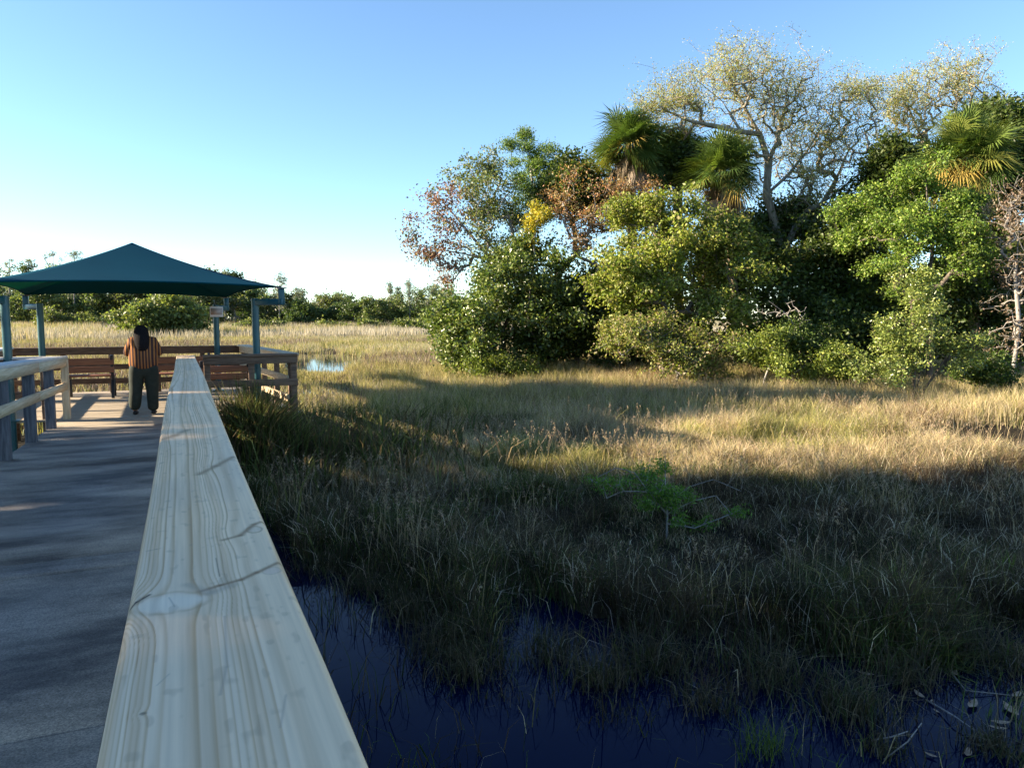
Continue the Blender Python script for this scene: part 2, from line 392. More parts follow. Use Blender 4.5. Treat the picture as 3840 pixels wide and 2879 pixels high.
streak([(360, 1290), (372, 1310)], .0012, (.3, .26, .22), .6)
streak([(345, 1000), (352, 998)], .005, (.3, .22, .16), .6)
streak([(480, 1330), (484, 1440), (470, 1500)], .0025, (.40, .31, .24), .5)
streak([(333, 1480), (360, 1455)], .0012, (.4, .33, .26), .5)
streak([(612, 1500), (600, 1570)], .0018, (.45, .34, .26), .5)
sp_ = fbm(xm * 55 + 3, Y2 * 26, 2); blend(.30 * sstep(.68, .84, sp_), (.40, .30, .20))
blend(.18 * sstep(.55, .75, fbm(xm * 6 + 11, Y2 * 1.6 + 3, 3)), (.48, .40, .30))
col = col * (1 + .16 * (fbm(xm * 170, Y2 * 2.2, 2) - .5))[..., None]
nU, nY = uu.shape; I = np.arange(nU * nY).reshape(nU, nY)
F = np.stack([I[:-1, :-1], I[1:, :-1], I[1:, 1:], I[:-1, 1:]], -1).reshape(-1, 4)
V = np.stack([X2, Y2, Z2], -1).reshape(-1, 3); cols = col.reshape(-1, 3)
# sides and underside of the cap
SV = []; SF = []; SC = []
k0 = len(V)
yb = yy[::8]; 
if yb[-1] != yy[-1]: yb = np.append(yb, yy[-1])
for i, q in enumerate(yb):
    bw = .004 * math.sin(q * .9); zt = float(rail_z(q)) - .012; zb = zt - .03
    SV += [(RXL + bw - .0005, q, zt), (RXL + bw - .0005, q, zb), (RXR + bw + .0005, q, zb), (RXR + bw + .0005, q, zt)]
    SC += [(.70, .60, .44)] * 4
    if i:
        a = k0 + 4 * (i - 1); b_ = a + 4
        SF += [(a, a + 1, b_ + 1, b_), (a + 1, a + 2, b_ + 2, b_ + 1), (a + 2, a + 3, b_ + 3, b_ + 2)]
e_ = k0 + 4 * (len(yb) - 1); SF.append((e_, e_ + 1, e_ + 2, e_ + 3))
mk('cap', np.concatenate([V, SV]), np.concatenate([F, SF]), M['pine_cap'], nr, col=np.concatenate([cols, SC]), smooth=False)
def long_rail(x, dz, ht, th, zf, y0, y1, name, mat, parent, n=8):
    mb = MB(); ys = np.linspace(y0, y1, n)
    for a, b_ in zip(ys[:-1], ys[1:]): mb.bar((x, a, float(zf(a)) + dz), (x, b_, float(zf(b_)) + dz), th, ht)
    return mb.build(name, mat, parent)
for q in np.arange(-4.3, 14.2, 1.83):
    post_mb(.06, q if q < 13 else 13.9, float(rail_z(q)) - .045).build('post', M['wood_grey'], nr, .004)
long_rail(-.01, -.115, .135, .036, rail_z, -5, 13.9, 'fascia_board', M['wood_new_y'], nr)
long_rail(-.01, -.58, .135, .036, rail_z, -5, 13.9, 'mid_rail', M['wood_new_y'], nr)
# --- left handrail
lr = thing('handrail', 'handrail on the left side of the boardwalk with tan boards on blue grey posts', 'handrail', (LX, 7, 0))
def cap_long(x0, x1, zf, y0, y1, mat, parent, n=8):
    mb = MB(); ys = np.linspace(y0, y1, n)
    for a, b_ in zip(ys[:-1], ys[1:]): mb.bar(((x0 + x1) / 2, a, float(zf(a)) - .019), ((x0 + x1) / 2, b_, float(zf(b_)) - .019), x1 - x0, .038)
    return mb.build('cap', mat, parent, .004)
M['cap_weathered'] = noise_mat('cap_weathered', (.36, .36, .36), (.56, .53, .50), scale=3, stretch=(14, .8, 14), rough=.55, bump=.15)
cap_long(LX - .26, LX + .02, lrail_z, -5, 14.78, M['cap_weathered'], lr)
long_rail(LX, -.105, .13, .038, lrail_z, -5, 14.78, 'fascia_board', M['wood_new_y'], lr)
long_rail(LX, -.50, .12, .038, lrail_z, -5, 14.74, 'mid_rail', M['wood_new_y'], lr)
for q in (-4.6, -2.9, -1.1, .7, 2.5, 4.3, 6.1, 8.3, 10.1, 11.75, 13.4):
    post_mb(LX - .085, q, float(lrail_z(q)) - .04, w_=.13).build('post', M['wood_grey'], lr, .005)
post_mb(LX - .02, 14.62, 1.02, w_=.11).build('post', M['wood_new_z'], lr, .005)

# ---------------------------------------------------------------- pavilion railings
def rail_run(label, a, b_, cols_, nposts, mats, top=1.07, mids=(.60, .25), capw=.26, side=1, fascia=True, post_w=.1, group='railings round the pavilion'):
    """a,b_: (x,y) of run ends; side: +1 puts boards on the left of a->b"""
    a = np.array([*a, 0.]); b_ = np.array([*b_, 0.]); d = (b_ - a); L = np.linalg.norm(d); d /= L; nrm = np.array([-d[1], d[0], 0]) * side
    t = thing('railing', label, 'railing', (a + b_) / 2, group)
    up = np.array([0, 0, 1.])
    capm, boardm, postm = mats
    MB().bar(a + up * (top - .019), b_ + up * (top - .019), capw, .038).build('cap', capm, t, .004)
    if fascia: MB().bar(a + nrm * .07 + up * (top - .105), b_ + nrm * .07 + up * (top - .105), .036, .13).build('fascia_board', boardm, t, .003)
    for z in mids: MB().bar(a + nrm * .07 + up * z, b_ + nrm * .07 + up * z, .036, .12).build('mid_rail', boardm, t, .003)
    for i in range(nposts):
        p_ = a + d * (L - .12) * i / max(1, nposts - 1) + d * .06
        post_mb(p_[0], p_[1], top - .04, -1.4, post_w).build('post', postm, t, .004)
    return t
dk = (M['wood_dark'], M['wood_dark'], M['wood_dark']); dky = (M['wood_new_y'], M['wood_new_y'], M['wood_dark_y'])
rail_run('dark brown front railing right of the pine handrail end with a bench behind it', (.30, 14.0), (1.88, 14.0), None, 3, dk, mids=(.56,), capw=.24, side=-1, top=1.07)
rail_run('sunlit cream side railing running back from the right corner of the pavilion', (1.80, 14.14), (1.30, 18.95), None, 5, dky, mids=(.60, .25), capw=.27, side=1)
rail_run('dark back railing across the far side of the pavilion facing the open marsh', (-3.5, 19.45), (1.42, 19.05), None, 6, dk, mids=(.60, .28), capw=.22, side=-1, top=1.05)
rail_run('left side railing of the pavilion seen behind the left canopy posts', (-3.45, 14.75), (-3.52, 19.3), None, 4, (M['cap_weathered'], M['wood_dark_y'], M['wood_dark_y']), mids=(.60, .25), side=-1)
rail_run('front railing going left from the end post of the left handrail', (-3.4, 14.72), (-2.12, 14.72), None, 3, (M['cap_weathered'], M['wood_dark'], M['wood_dark']), mids=(.42,), side=-1, top=1.06)

# ---------------------------------------------------------------- shade canopy
cn = thing('shade_canopy', 'four post shade shelter with a peaked dark teal fabric roof over the pavilion', 'shade shelter', (-.8, 16.7, 0))
posts = {'NR': (1.24, 14.62), 'NL': (-2.66, 14.62), 'FR': (.72, 18.85), 'FL': (-2.80, 18.85)}
corn = {'NR': (1.66, 14.2, 2.27), 'NL': (-3.02, 14.2, 2.27), 'FR': (.98, 19.3, 2.21), 'FL': (-3.12, 19.3, 2.22)}
apex = np.array([-.86, 16.7, 3.19])
for k, (x, y_) in posts.items():
    c_ = np.array(corn[k]); za = c_[2] - .27
    MB().tube([(x, y_, -1.3), (x, y_, za + .07)], .066, 20).build('post', M['canopy_steel'], cn, smooth=False)
    e = c_.copy(); e[2] = za
    pm = cn
    mb = MB(); mb.bar((x, y_, za), e + (e - np.array([x, y_, za])) * .08, .105, .12); mb.bar(e - [0, 0, .055], c_ - [0, 0, .03], .105, .105, up=(0, 1, 0))
    mb.build('arm', M['canopy_steel'], cn, .012)
    MB().box(c_[0] - .09, c_[0] + .09, c_[1] - .09, c_[1] + .09, c_[2] - .028, c_[2] - .012).build('corner_plate', M['bark_grey'], cn, .003)
    MB().box(x - .12, x + .12, y_ - .12, y_ + .12, 0.004, .02).build('base_plate', M['canopy_steel'], cn, .003)
def canopy_faces():
    V = []; F = []
    order = ['NL', 'NR', 'FR', 'FL']; n_ = 20
    for a, b_ in zip(order, order[1:] + order[:1]):
        A = np.array(corn[a]); B = np.array(corn[b_]); k = len(V)
        for i in range(n_ + 1):          # i: apex -> edge
            t = i / n_
            for j in range(n_ + 1):
                s_ = j / n_
                e = A * (1 - s_) + B * s_; bowl = 4 * s_ * (1 - s_)
                cen = np.array([apex[0], apex[1], e[2]])
                e = e + (cen - e) * .03 * bowl + np.array([0, 0, .06]) * bowl
                q = apex * (1 - t) + e * t
                q[2] -= .16 * 4 * t * (1 - t) * .5
                V.append(q)
        for i in range(n_):
            for j in range(n_):
                q = k + i * (n_ + 1) + j; F.append((q, q + n_ + 1, q + n_ + 2, q + 1))
    return V, F
V, F = canopy_faces(); o = mk('fabric_roof', V, F, M['canopy_fabric'], cn, smooth=True)
sd = o.modifiers.new('thick', 'SOLIDIFY'); sd.thickness = .004
mb = MB()
order = ['NL', 'NR', 'FR', 'FL']
for a, b_ in zip(order, order[1:] + order[:1]):
    A = np.array(corn[a]); B = np.array(corn[b_]); pts = []
    for j in range(13):
        s_ = j / 12; e = A * (1 - s_) + B * s_; bowl = 4 * s_ * (1 - s_); cen = np.array([apex[0], apex[1], e[2]])
        pts.append(e + (cen - e) * .03 * bowl + np.array([0, 0, .06]) * bowl)
    mb.tube(pts, .014, 6)
mb.build('hem', M['canopy_fabric'], cn)

# sign on the far right post
sg = thing('small_sign', 'small pale pinkish sign fixed to the far right canopy post', 'sign', (.70, 18.75, 1.75))
M['sign'] = noise_mat('sign', (.36, .28, .25), (.48, .40, .36), scale=6, rough=.5, bump=0)
M['sign_pale'] = noise_mat('sign_pale', (.62, .56, .54), (.70, .66, .64), scale=5, rough=.5, bump=0)
s0 = ony(454, 673, 18.76)
MB().box(s0[0] - .01, s0[0] + .28, 18.755, 18.768, s0[2] - .12, s0[2] + .12).build('panel', M['sign_pale'], sg, .002)
MB().box(s0[0] + .01, s0[0] + .26, 18.748, 18.7535, s0[2] - .07, s0[2] + .08).build('printed_face', M['sign'], sg)

# ---------------------------------------------------------------- benches
def bench(label, x0, x1, y0, dirn, slats, group='wooden benches in the pavilion'):
    t = thing('bench', label, 'bench', ((x0 + x1) / 2, y0, 0), group)
    for x in (x0 + .04, x1 - .04):
        mb = MB(); mb.bar((x, y0 - dirn * .10, 0.003), (x, y0 + dirn * .05, .42), .06, .06, up=(1, 0, 0)); mb.bar((x, y0 + dirn * .03, .38), (x, y0 - dirn * .10, .92), .06, .055, up=(1, 0, 0))
        mb.bar((x, y0, .40), (x, y0 + dirn * .46, .43), .05, .05); mb.bar((x, y0 + dirn * .42, .42), (x, y0 + dirn * .46, 0.003), .06, .05, up=(1, 0, 0))
        mb.build('end_frame', M['bench_iron'], t, .006)
    for z0, z1 in slats:
        o_ = -.10 * ((z0 + z1) / 2 - .4) / .5
        MB().bar((x0, y0 + dirn * (o_ - .01), (z0 + z1) / 2), (x1, y0 + dirn * (o_ - .01), (z0 + z1) / 2), .035, z1 - z0).build('back_slat', M['wood_bench'], t, .006)
    for k in range(4):
        yk = y0 + dirn * (.07 + .115 * k)
        MB().box(x0, x1, min(yk, yk + dirn * .1), max(yk, yk + dirn * .1), .452, .486).build('seat_slat', M['wood_bench'], t, .005)
    return t
bench('reddish bench left of the person with its slatted back to the camera', -2.30, -1.38, 18.1, 1, [(.72, .86), (.55, .68)])
bench('reddish bench right of the person half hidden by the pine handrail', -.62, .55, 18.1, 1, [(.72, .86), (.55, .68)])
bench('dark brown bench behind the front railing right of the handrail', .25, 1.14, 14.95, 1, [(.70, .82), (.57, .68)])

# ---------------------------------------------------------------- trees
def ellips(center, radii, n, g=None, shell=.45, rough=.45):
    """n points in a lumpy ellipsoid"""
    g = g or rng
    N_ = n; n = max(4, N_ // 8)
    d = g.normal(size=(n, 3)); d /= np.linalg.norm(d, axis=1)[:, None]
    r = g.random(n) ** shell
    a = np.arctan2(d[:, 1], d[:, 0]); off = g.random() * 50
    lump = 1 - rough + rough * 2 * fbm(d[:, 0] * 2.2 + off, d[:, 2] * 2.2 + a * .6 + off, 3)
    c_ = np.array(center) + d * (r * lump)[:, None] * np.array(radii)
    sg = .16 * float(np.mean(radii)) * (.6 + .9 * g.random(N_))
    return c_[np.arange(N_) % n] + g.normal(size=(N_, 3)) * sg[:, None] * np.array([1, 1, .75])
def grow(path, att, seg=.35, up=.12, jit=.12, bias=0.0):
    """path: trunk polyline(s) (list of polylines starting at the first one's nodes); att: attractors"""
    pts = []; par = []
    for pl in path:
        prev = -1
        if pts:
            dd = np.linalg.norm(np.array(pts) - np.array(pl[0]), axis=1); prev = int(dd.argmin()); pl = pl[1:]
            if len(pl) == 0: continue
        for q in pl:
            q = np.array(q, float)
            if prev >= 0:
                a = pts[prev]; L = np.linalg.norm(q - a); k = max(1, int(L / seg))
                for i in range(1, k + 1):
                    z = a + (q - a) * i / k
                    if i < k: z = z + rng.normal(size=3) * jit * .13 * L / k
                    pts.append(z); par.append(prev); prev = len(pts) - 1
            else:
                pts.append(q); par.append(-1); prev = len(pts) - 1
    n0 = len(pts); root = pts[0]
    mx = n0 + len(att) * 14; P = np.zeros((mx, 3)); P[:n0] = pts; par = list(par); n = n0
    dist = np.linalg.norm(att - np.array(path[0][min(1, len(path[0]) - 1)]), axis=1)
    tips = []
    top0 = root[2] + .15 * (att[:, 2].max() - root[2])
    for i in np.argsort(dist):
        q = att[i]; D2 = ((P[:n] - q) ** 2).sum(1) + bias * np.maximum(0, P[:n, 2] - q[2]) ** 2
        D2 = D2 + (P[:n, 2] < top0) * 3.0
        j = int(D2.argmin()); a = P[j].copy(); L = math.sqrt(((q - a) ** 2).sum()); k = min(12, max(1, int(L / seg)))
        pr = j; bend = np.array([0, 0, up * L])
        for s in range(1, k + 1):
            t = s / k; z = a + (q - a) * t + bend * (t * (1 - t)) * 2
            if s < k: z = z + rng.normal(size=3) * jit * L / k
            P[n] = z; par.append(pr); pr = n; n += 1
        tips.append(n - 1)
    return P[:n], np.array(par), np.array(tips)
def radii(par, tips, rt, pw, rmax):
    cnt = np.zeros(len(par)); cnt[tips] = 1
    for i in range(len(par) - 1, 0, -1):
        if par[i] >= 0: cnt[par[i]] += cnt[i]
    return np.minimum(rt * np.maximum(cnt, 1) ** pw, rmax)
def tubes(P, par, r, nbig=7, nsmall=3, thr=.03):
    Vs = []; Fs = []; base = 0
    idx = np.where(par >= 0)[0]
    for big in (True, False):
        sel = idx[(r[idx] >= thr) == big]
        if len(sel) == 0: continue
        ns = nbig if big else nsmall
        A = P[par[sel]]; B = P[sel]; d = B - A; L = np.linalg.norm(d, axis=1)[:, None] + 1e-9; d = d / L
        B = B + d * r[sel][:, None] * .35
        ref = np.where(np.abs(d[:, 2:3]) < .9, np.array([[0, 0, 1.]]), np.array([[1., 0, 0]]))
        a = np.cross(d, ref); a /= np.linalg.norm(a, axis=1)[:, None]; b_ = np.cross(d, a)
        ra = np.minimum(r[par[sel]], r[sel] * 1.5)[:, None, None]; rb = r[sel][:, None, None]
        th = np.arange(ns) * 2 * math.pi / ns
        ring = a[:, None, :] * np.cos(th)[None, :, None] + b_[:, None, :] * np.sin(th)[None, :, None]
        V = np.concatenate([A[:, None, :] + ring * ra, B[:, None, :] + ring * rb], 1)
        m_ = len(sel); o_ = base + np.arange(m_)[:, None] * 2 * ns; k = np.arange(ns)[None, :]
        F = np.stack([o_ + k, o_ + (k + 1) % ns, o_ + ns + (k + 1) % ns, o_ + ns + k], -1).reshape(-1, 4)
        Vs.append(V.reshape(-1, 3)); Fs.append(F); base += m_ * 2 * ns
    return np.concatenate(Vs), np.concatenate(Fs)
def leaf_quads(cen, size, ar, colours, wts, upb=.3, jitter=.25, droop=0.0):
    n = len(cen); nr_ = rng.normal(size=(n, 3)); nr_[:, 2] += upb * 2; nr_ /= np.linalg.norm(nr_, axis=1)[:, None]
    t = np.cross(nr_, rng.normal(size=(n, 3))); t[:, 2] -= droop; t /= np.linalg.norm(t, axis=1)[:, None]
    s = np.cross(nr_, t); s /= np.linalg.norm(s, axis=1)[:, None]
    L = (size * rng.uniform(.65, 1.35, n))[:, None]; W = L * ar * rng.uniform(.8, 1.2, n)[:, None]
    fold = nr_ * W * .25
    V = np.stack([cen - t * L * .5, cen + s * W * .5 + fold - t * L * .05, cen + t * L * .5, cen - s * W * .5 + fold - t * L * .05], 1)
    o_ = np.arange(n)[:, None] * 4
    F = np.concatenate([o_ + [[0, 1, 2]], o_ + [[0, 2, 3]]]) 
    pal = np.array(colours)[rng.choice(len(colours), n, p=np.array(wts) / sum(wts))]
    pal = pal * rng.uniform(1 - jitter, 1 + jitter, (n, 1)) * rng.uniform(.92, 1.08, (n, 3))
    return V.reshape(-1, 3), F, np.repeat(pal, 4, 0)
def clumps(tips, per, spread, flat=.7):
    k = rng.poisson(per, len(tips)); c_ = np.repeat(tips, k, 0)
    return c_ + rng.normal(size=c_.shape) * np.array([spread, spread, spread * flat])
GREEN = [(.045, .075, .015), (.07, .11, .02), (.10, .145, .03), (.03, .05, .012)]
YGREEN = [(.19, .23, .045), (.26, .30, .06), (.14, .18, .035), (.08, .11, .025)]
def tree(name, label, cat, base, blobs, paths=None, natt=160, per=40, spread=.22, size=.10, ar=.6, pal=GREEN, wts=None, bark='bark_dark', rt=.006, pw=.47, rmax=.14, seg=.35, mat='leaf', group=None, zones=None, shell=.45, rough=.45, up=.12, jit=.12, keep=1.0, nsmall=3, upb=.3, droop=0):
    base = np.array(base, float)
    t = thing(name, label, cat, base, group)
    tot = sum(b[-1] if len(b) == 3 else 1 for b in blobs)
    att = np.concatenate([ellips(b[0], b[1], max(6, int(natt * (b[2] if len(b) == 3 else 1) / tot)), shell=shell, rough=rough) for b in blobs])
    att = att[att[:, 2] > base[2] + .15]
    cen = att.mean(0)
    if paths is None:
        h = cen[2] - base[2]
        paths = [[base, base + np.array([rng.normal() * .1 * h, rng.normal() * .1 * h, h * .45]), base * .25 + cen * .75 - [0, 0, .1 * h]]]
    P, par, tips = grow(paths, att, seg=seg, up=up, jit=jit)
    r = radii(par, tips, rt, pw, rmax)
    V, F = tubes(P, par, r, nsmall=nsmall)
    mk('trunk', V, F, M[bark], t, smooth=True)
    if per > 0:
        tp = P[tips]
        if keep < 1: tp = tp[rng.random(len(tp)) < keep]
        if zones:                      # species colour by place in the crown: list of (test, palette)
            rest = np.ones(len(tp), bool)
            parts = []
            for f_, pl, pr_ in zones:
                mk_ = f_(tp) & rest; rest &= ~mk_; parts.append((tp[mk_], pl, pr_))
            parts.append((tp[rest], pal, per))
        else: parts = [(tp, pal, per)]
        VV = []; FF = []; CC = []; k = 0
        for tpp, pl, pr_ in parts:
            if len(tpp) == 0: continue
            c_ = clumps(tpp, pr_, spread); c_ = c_[c_[:, 2] > base[2] + .05]
            # clump-to-clump hue differences
            V, F, cc = leaf_quads(c_, size, ar, pl, wts if (wts and len(wts) == len(pl)) else [1] * len(pl), upb=upb, droop=droop)
            tone = .8 + .4 * fbm(c_[:, 0] * .8 + 5, c_[:, 1] * .8 + c_[:, 2] * .9, 2)
            cc = cc * np.repeat(tone, 4)[:, None]
            VV.append(V); FF.append(F + k); CC.append(cc); k += len(V)
        mk('crown', np.concatenate(VV), np.concatenate(FF), M[mat], t, col=np.concatenate(CC))
    return t
def blob(px, py, D, rx, ry, rz=None, wt=1.0):
    """crown lobe centred on photo pixel at camera depth D, radii in photo pixels (depth radius in metres)"""
    s = D / 1612; return (at(px, py, D), (rx * s, rz if rz else rx * s, ry * s), wt)
def gnd(px, D):
    p_ = at(px, 700, D); return np.array([p_[0], p_[1], float(ground_z(p_[0], p_[1])) - .1])

# ---- left mass: big waxy shrub
W1 = [(.075, .12, .022), (.12, .165, .03), (.17, .21, .045), (.045, .07, .018), (.22, .25, .09)]
tree('waxy_shrub', 'wide dark green waxy leaved shrub at the left end of the island thicket', 'shrub', gnd(1090, 31),
     [blob(1060, 700, 30.5, 125, 95, 2.2, 1.4), blob(1130, 610, 31, 90, 75, 1.8, 1), blob(985, 720, 30.5, 62, 75, 1.5, .5), blob(1200, 690, 31, 80, 100, 1.8, .8), blob(1110, 545, 31, 50, 40, 1., .3), blob(960, 690, 30.5, 40, 30, 1., .2)],
     natt=900, per=55, spread=.21, size=.135, ar=.62, pal=W1, mat='leaf_waxy', rt=.006, rmax=.09, shell=.38)
# ---- central bright shrub tree
W2 = [(.19, .23, .035), (.25, .29, .05), (.31, .33, .07), (.12, .16, .03), (.22, .20, .08)]
tree('broadleaf_tree', 'bushy yellow green tree bulging out at the centre of the island thicket', 'tree', gnd(1440, 28),
     [blob(1400, 590, 27.5, 120, 75, 1.8, 1.1), blob(1340, 610, 27, 75, 55, 1.2, .6), blob(1460, 500, 28.5, 110, 80, 1.8, 1), blob(1390, 455, 28.5, 70, 45, 1.2, .5), blob(1550, 620, 28, 90, 80, 1.6, .8), blob(1560, 520, 29, 80, 60, 1.5, .6)],
     natt=950, per=50, spread=.19, size=.125, ar=.62, pal=W2, mat='leaf', rt=.006, rmax=.11, shell=.36)
tree('broadleaf_shrub', 'low olive shrub under the bushy yellow green tree with bare twigs showing', 'shrub', gnd(1460, 26),
     [blob(1400, 730, 26, 100, 45, 1.3, .8), blob(1500, 760, 26, 110, 60, 1.4, 1), blob(1330, 720, 26.3, 50, 30, .9, .3)],
     natt=480, per=45, spread=.17, size=.10, ar=.6, pal=[(.19, .21, .055), (.26, .28, .06), (.12, .15, .04), (.27, .21, .12)], mat='leaf', rmax=.05, bark='bark_grey', shell=.4)
# ---- leaning sparse tree, green top with dry red leaves on its left side
RED = [(.20, .09, .075), (.26, .13, .10), (.15, .075, .07), (.28, .18, .10)]
GTOP = [(.13, .17, .055), (.17, .20, .075), (.10, .13, .06), (.20, .20, .08)]
b0 = gnd(1120, 33)
tree('leaning_tree', 'sparse tree leaning left over the waxy shrub with dried reddish leaves', 'tree', b0,
     [blob(1010, 420, 33, 110, 75, 1.6, 1.1), blob(930, 480, 33, 55, 70, 1.3, .5), blob(1080, 470, 33, 90, 90, 1.6, .9), blob(970, 560, 33, 70, 45, 1.2, .45), blob(1035, 350, 33, 40, 35, .8, .25), blob(890, 520, 33, 22, 45, .6, .12), blob(1000, 600, 33, 60, 20, .8, .15)],
     paths=[[b0, at(1100, 640, 33), at(1060, 560, 33), at(1010, 500, 33), at(960, 440, 33)], [at(1100, 640, 33), at(1110, 520, 33), at(1090, 430, 33)], [at(1060, 560, 33), at(985, 545, 33), at(900, 530, 33)]],
     natt=700, per=24, spread=.2, size=.125, ar=.55, pal=GTOP, mat='leaf', bark='bark_grey', rt=.0065, rmax=.10, shell=.5, rough=.6, keep=.9,
     zones=[(lambda q: (((q - _C) @ _R) / ((q - _C) @ _F) * 1612 + 1105.5 < 1010 + 40 * (rng.random(len(q)) - .5)) & (((q - _C) @ _U) / ((q - _C) @ _F) < (829 - 400) / 1612) & (rng.random(len(q)) < .85), RED, 15)])
# ---- cypress-like tall green tree
b0 = gnd(1150, 35)
tree('feathery_tree', 'tall feathery green tree with a pointed top behind the leaning tree', 'tree', b0,
     [blob(1150, 345, 35, 45, 55, 1.1, .8), blob(1158, 400, 35, 62, 60, 1.4, .9), blob(1135, 285, 35, 10, 28, .4, .15), blob(1098, 325, 35, 16, 34, .5, .18), blob(1195, 370, 35, 28, 50, .8, .35), blob(1140, 470, 35, 60, 50, 1.3, .5)],
     paths=[[b0, at(1150, 520, 35), at(1150, 400, 35), at(1135, 275, 35)]],
     natt=420, per=60, spread=.18, size=.10, ar=.4, pal=[(.13, .20, .045), (.18, .25, .05), (.09, .14, .04)], bark='bark_grey', rt=.005, rmax=.12, shell=.5, rough=.5, up=.25)
# ---- rust coloured tree and yellow shrub
tree('rusty_tree', 'thin twiggy tree with rust orange leaves below the left palm', 'tree', gnd(1290, 31.5),
     [blob(1290, 470, 31.5, 95, 60, 1.2, 1), blob(1350, 410, 31.5, 60, 40, 1.0, .6), blob(1250, 520, 31.5, 50, 50, 1., .4), blob(1400, 440, 31.5, 40, 50, .9, .3), blob(1215, 430, 31.5, 45, 45, .8, .4), blob(1240, 380, 32, 30, 40, .7, .2)],
     natt=480, per=17, spread=.2, size=.105, ar=.55, pal=[(.36, .17, .08), (.30, .18, .10), (.40, .22, .10), (.24, .17, .09), (.30, .26, .14)], bark='bark_grey', rt=.0055, rmax=.07, rough=.6, shell=.55)
tree('yellow_leaved_tree', 'small tree with bright yellow leaves just above the waxy shrub', 'tree', gnd(1170, 31),
     [blob(1165, 470, 31, 34, 32, .7, 1), blob(1150, 500, 31, 22, 28, .5, .5)],
     natt=70, per=34, spread=.16, size=.11, ar=.6, pal=[(.42, .34, .04), (.50, .40, .05), (.28, .28, .05)], bark='bark_grey', rt=.005, rmax=.05, rough=.5)
# ---- dark backing trees inside the island
DK = [(.05, .075, .018), (.075, .11, .024), (.035, .055, .014), (.10, .13, .03)]
for i, (px, py, D, rx, ry, bx, lab) in enumerate([
    (1620, 560, 33, 120, 90, 1620, 'dark green tree standing between the two middle palms, behind the bushy tree'),
    (1800, 560, 31, 120, 110, 1800, 'dark green tree in the shade behind the forked bare tree'),
    (1900, 450, 33, 80, 90, 1900, 'dark leafy tree left of the big right palm'),
    (2130, 520, 32, 100, 120, 2130, 'dark leafy tree under the big right palm at the frame edge'),
    (1300, 620, 33, 110, 90, 1300, 'dark tree seen in the gap behind waxy shrub and bushy tree'),
    (1700, 700, 30, 130, 80, 1700, 'dark low tree behind the grey dead branches'),
    (1950, 690, 30, 140, 90, 1960, 'dark low tree behind the bright upright shrub'),
    (1440, 345, 33.5, 70, 62, 1450, 'greyish leafy tree growing up between the two left palms'),
    (1250, 400, 33.5, 60, 60, 1240, 'dark leafy tree just left of the leftmost palm trunk'),
    (1680, 470, 35.5, 100, 70, 1660, 'dark leafy tree behind the fork of the huge bare tree'),
    (2180, 350, 31, 60, 70, 2190, 'dark leafy tree crowding the right palm at the frame edge'),
    (1890, 640, 30, 85, 60, 1890, 'dark low tree closing the gap left of the upright shrub'),
    (2040, 640, 29.5, 85, 65, 2040, 'dark low tree closing the gap behind the upright shrub top'),
    (2165, 270, 32, 60, 50, 2200, 'dusky leafy tree top above the right palm at the frame edge'),
    (1930, 360, 33, 60, 60, 1930, 'dark leafy tree top just left of the right palm head'),
    (2180, 640, 30, 120, 130, 2180, 'dark low tree at the right edge behind the brown tangle'),
    (1250, 720, 31.5, 130, 70, 1250, 'dark low tree filling the gap right of the waxy shrub'),
    (1820, 730, 28.5, 150, 70, 1820, 'dark low tree right behind the small bushes'),
    (1400, 690, 31, 110, 80, 1400, 'dark low tree behind the low olive shrub')]):
    tree('dark_tree', lab, 'tree', gnd(bx, D), [blob(px, py, D, rx, ry, 1.8, 1), blob(px - rx * .5, py + ry * .4, D, rx * .6, ry * .5, 1.4, .5), blob(px + rx * .5, py + ry * .3, D, rx * .6, ry * .55, 1.4, .5)],
         natt=360, per=44, spread=.28, size=.17, ar=.6, pal=DK, bark='bark_dark', rt=.008, rmax=.12, group='dark trees inside the island thicket')
# ---- bright green tree on the right
tree('bright_green_tree', 'fresh green tree in front of the big right palm trunk', 'tree', gnd(2010, 27),
     [blob(1980, 400, 27.5, 60, 50, 1.1, .6), blob(2020, 450, 27.5, 65, 50, 1.2, .7), blob(1970, 490, 27, 60, 50, 1.1, .6), blob(2070, 500, 27, 60, 60, 1.2, .7), blob(2050, 570, 27, 80, 55, 1.3, .8), blob(1940, 560, 27, 60, 60, 1.2, .5), blob(2095, 430, 27.5, 35, 40, .8, .3), blob(1880, 430, 28.5, 50, 55, 1, .5), blob(1850, 510, 28.5, 50, 60, 1, .5)],
     paths=[[gnd(2010, 27), at(2014, 700, 27), at(2008, 600, 27.2), at(2015, 520, 27.3)]],
     natt=800, per=50, spread=.17, size=.10, ar=.6, pal=[(.15, .24, .035), (.20, .29, .05), (.25, .31, .06), (.10, .16, .03), (.08, .12, .03)], mat='leaf', rt=.006, rmax=.11, shell=.36, rough=.6)
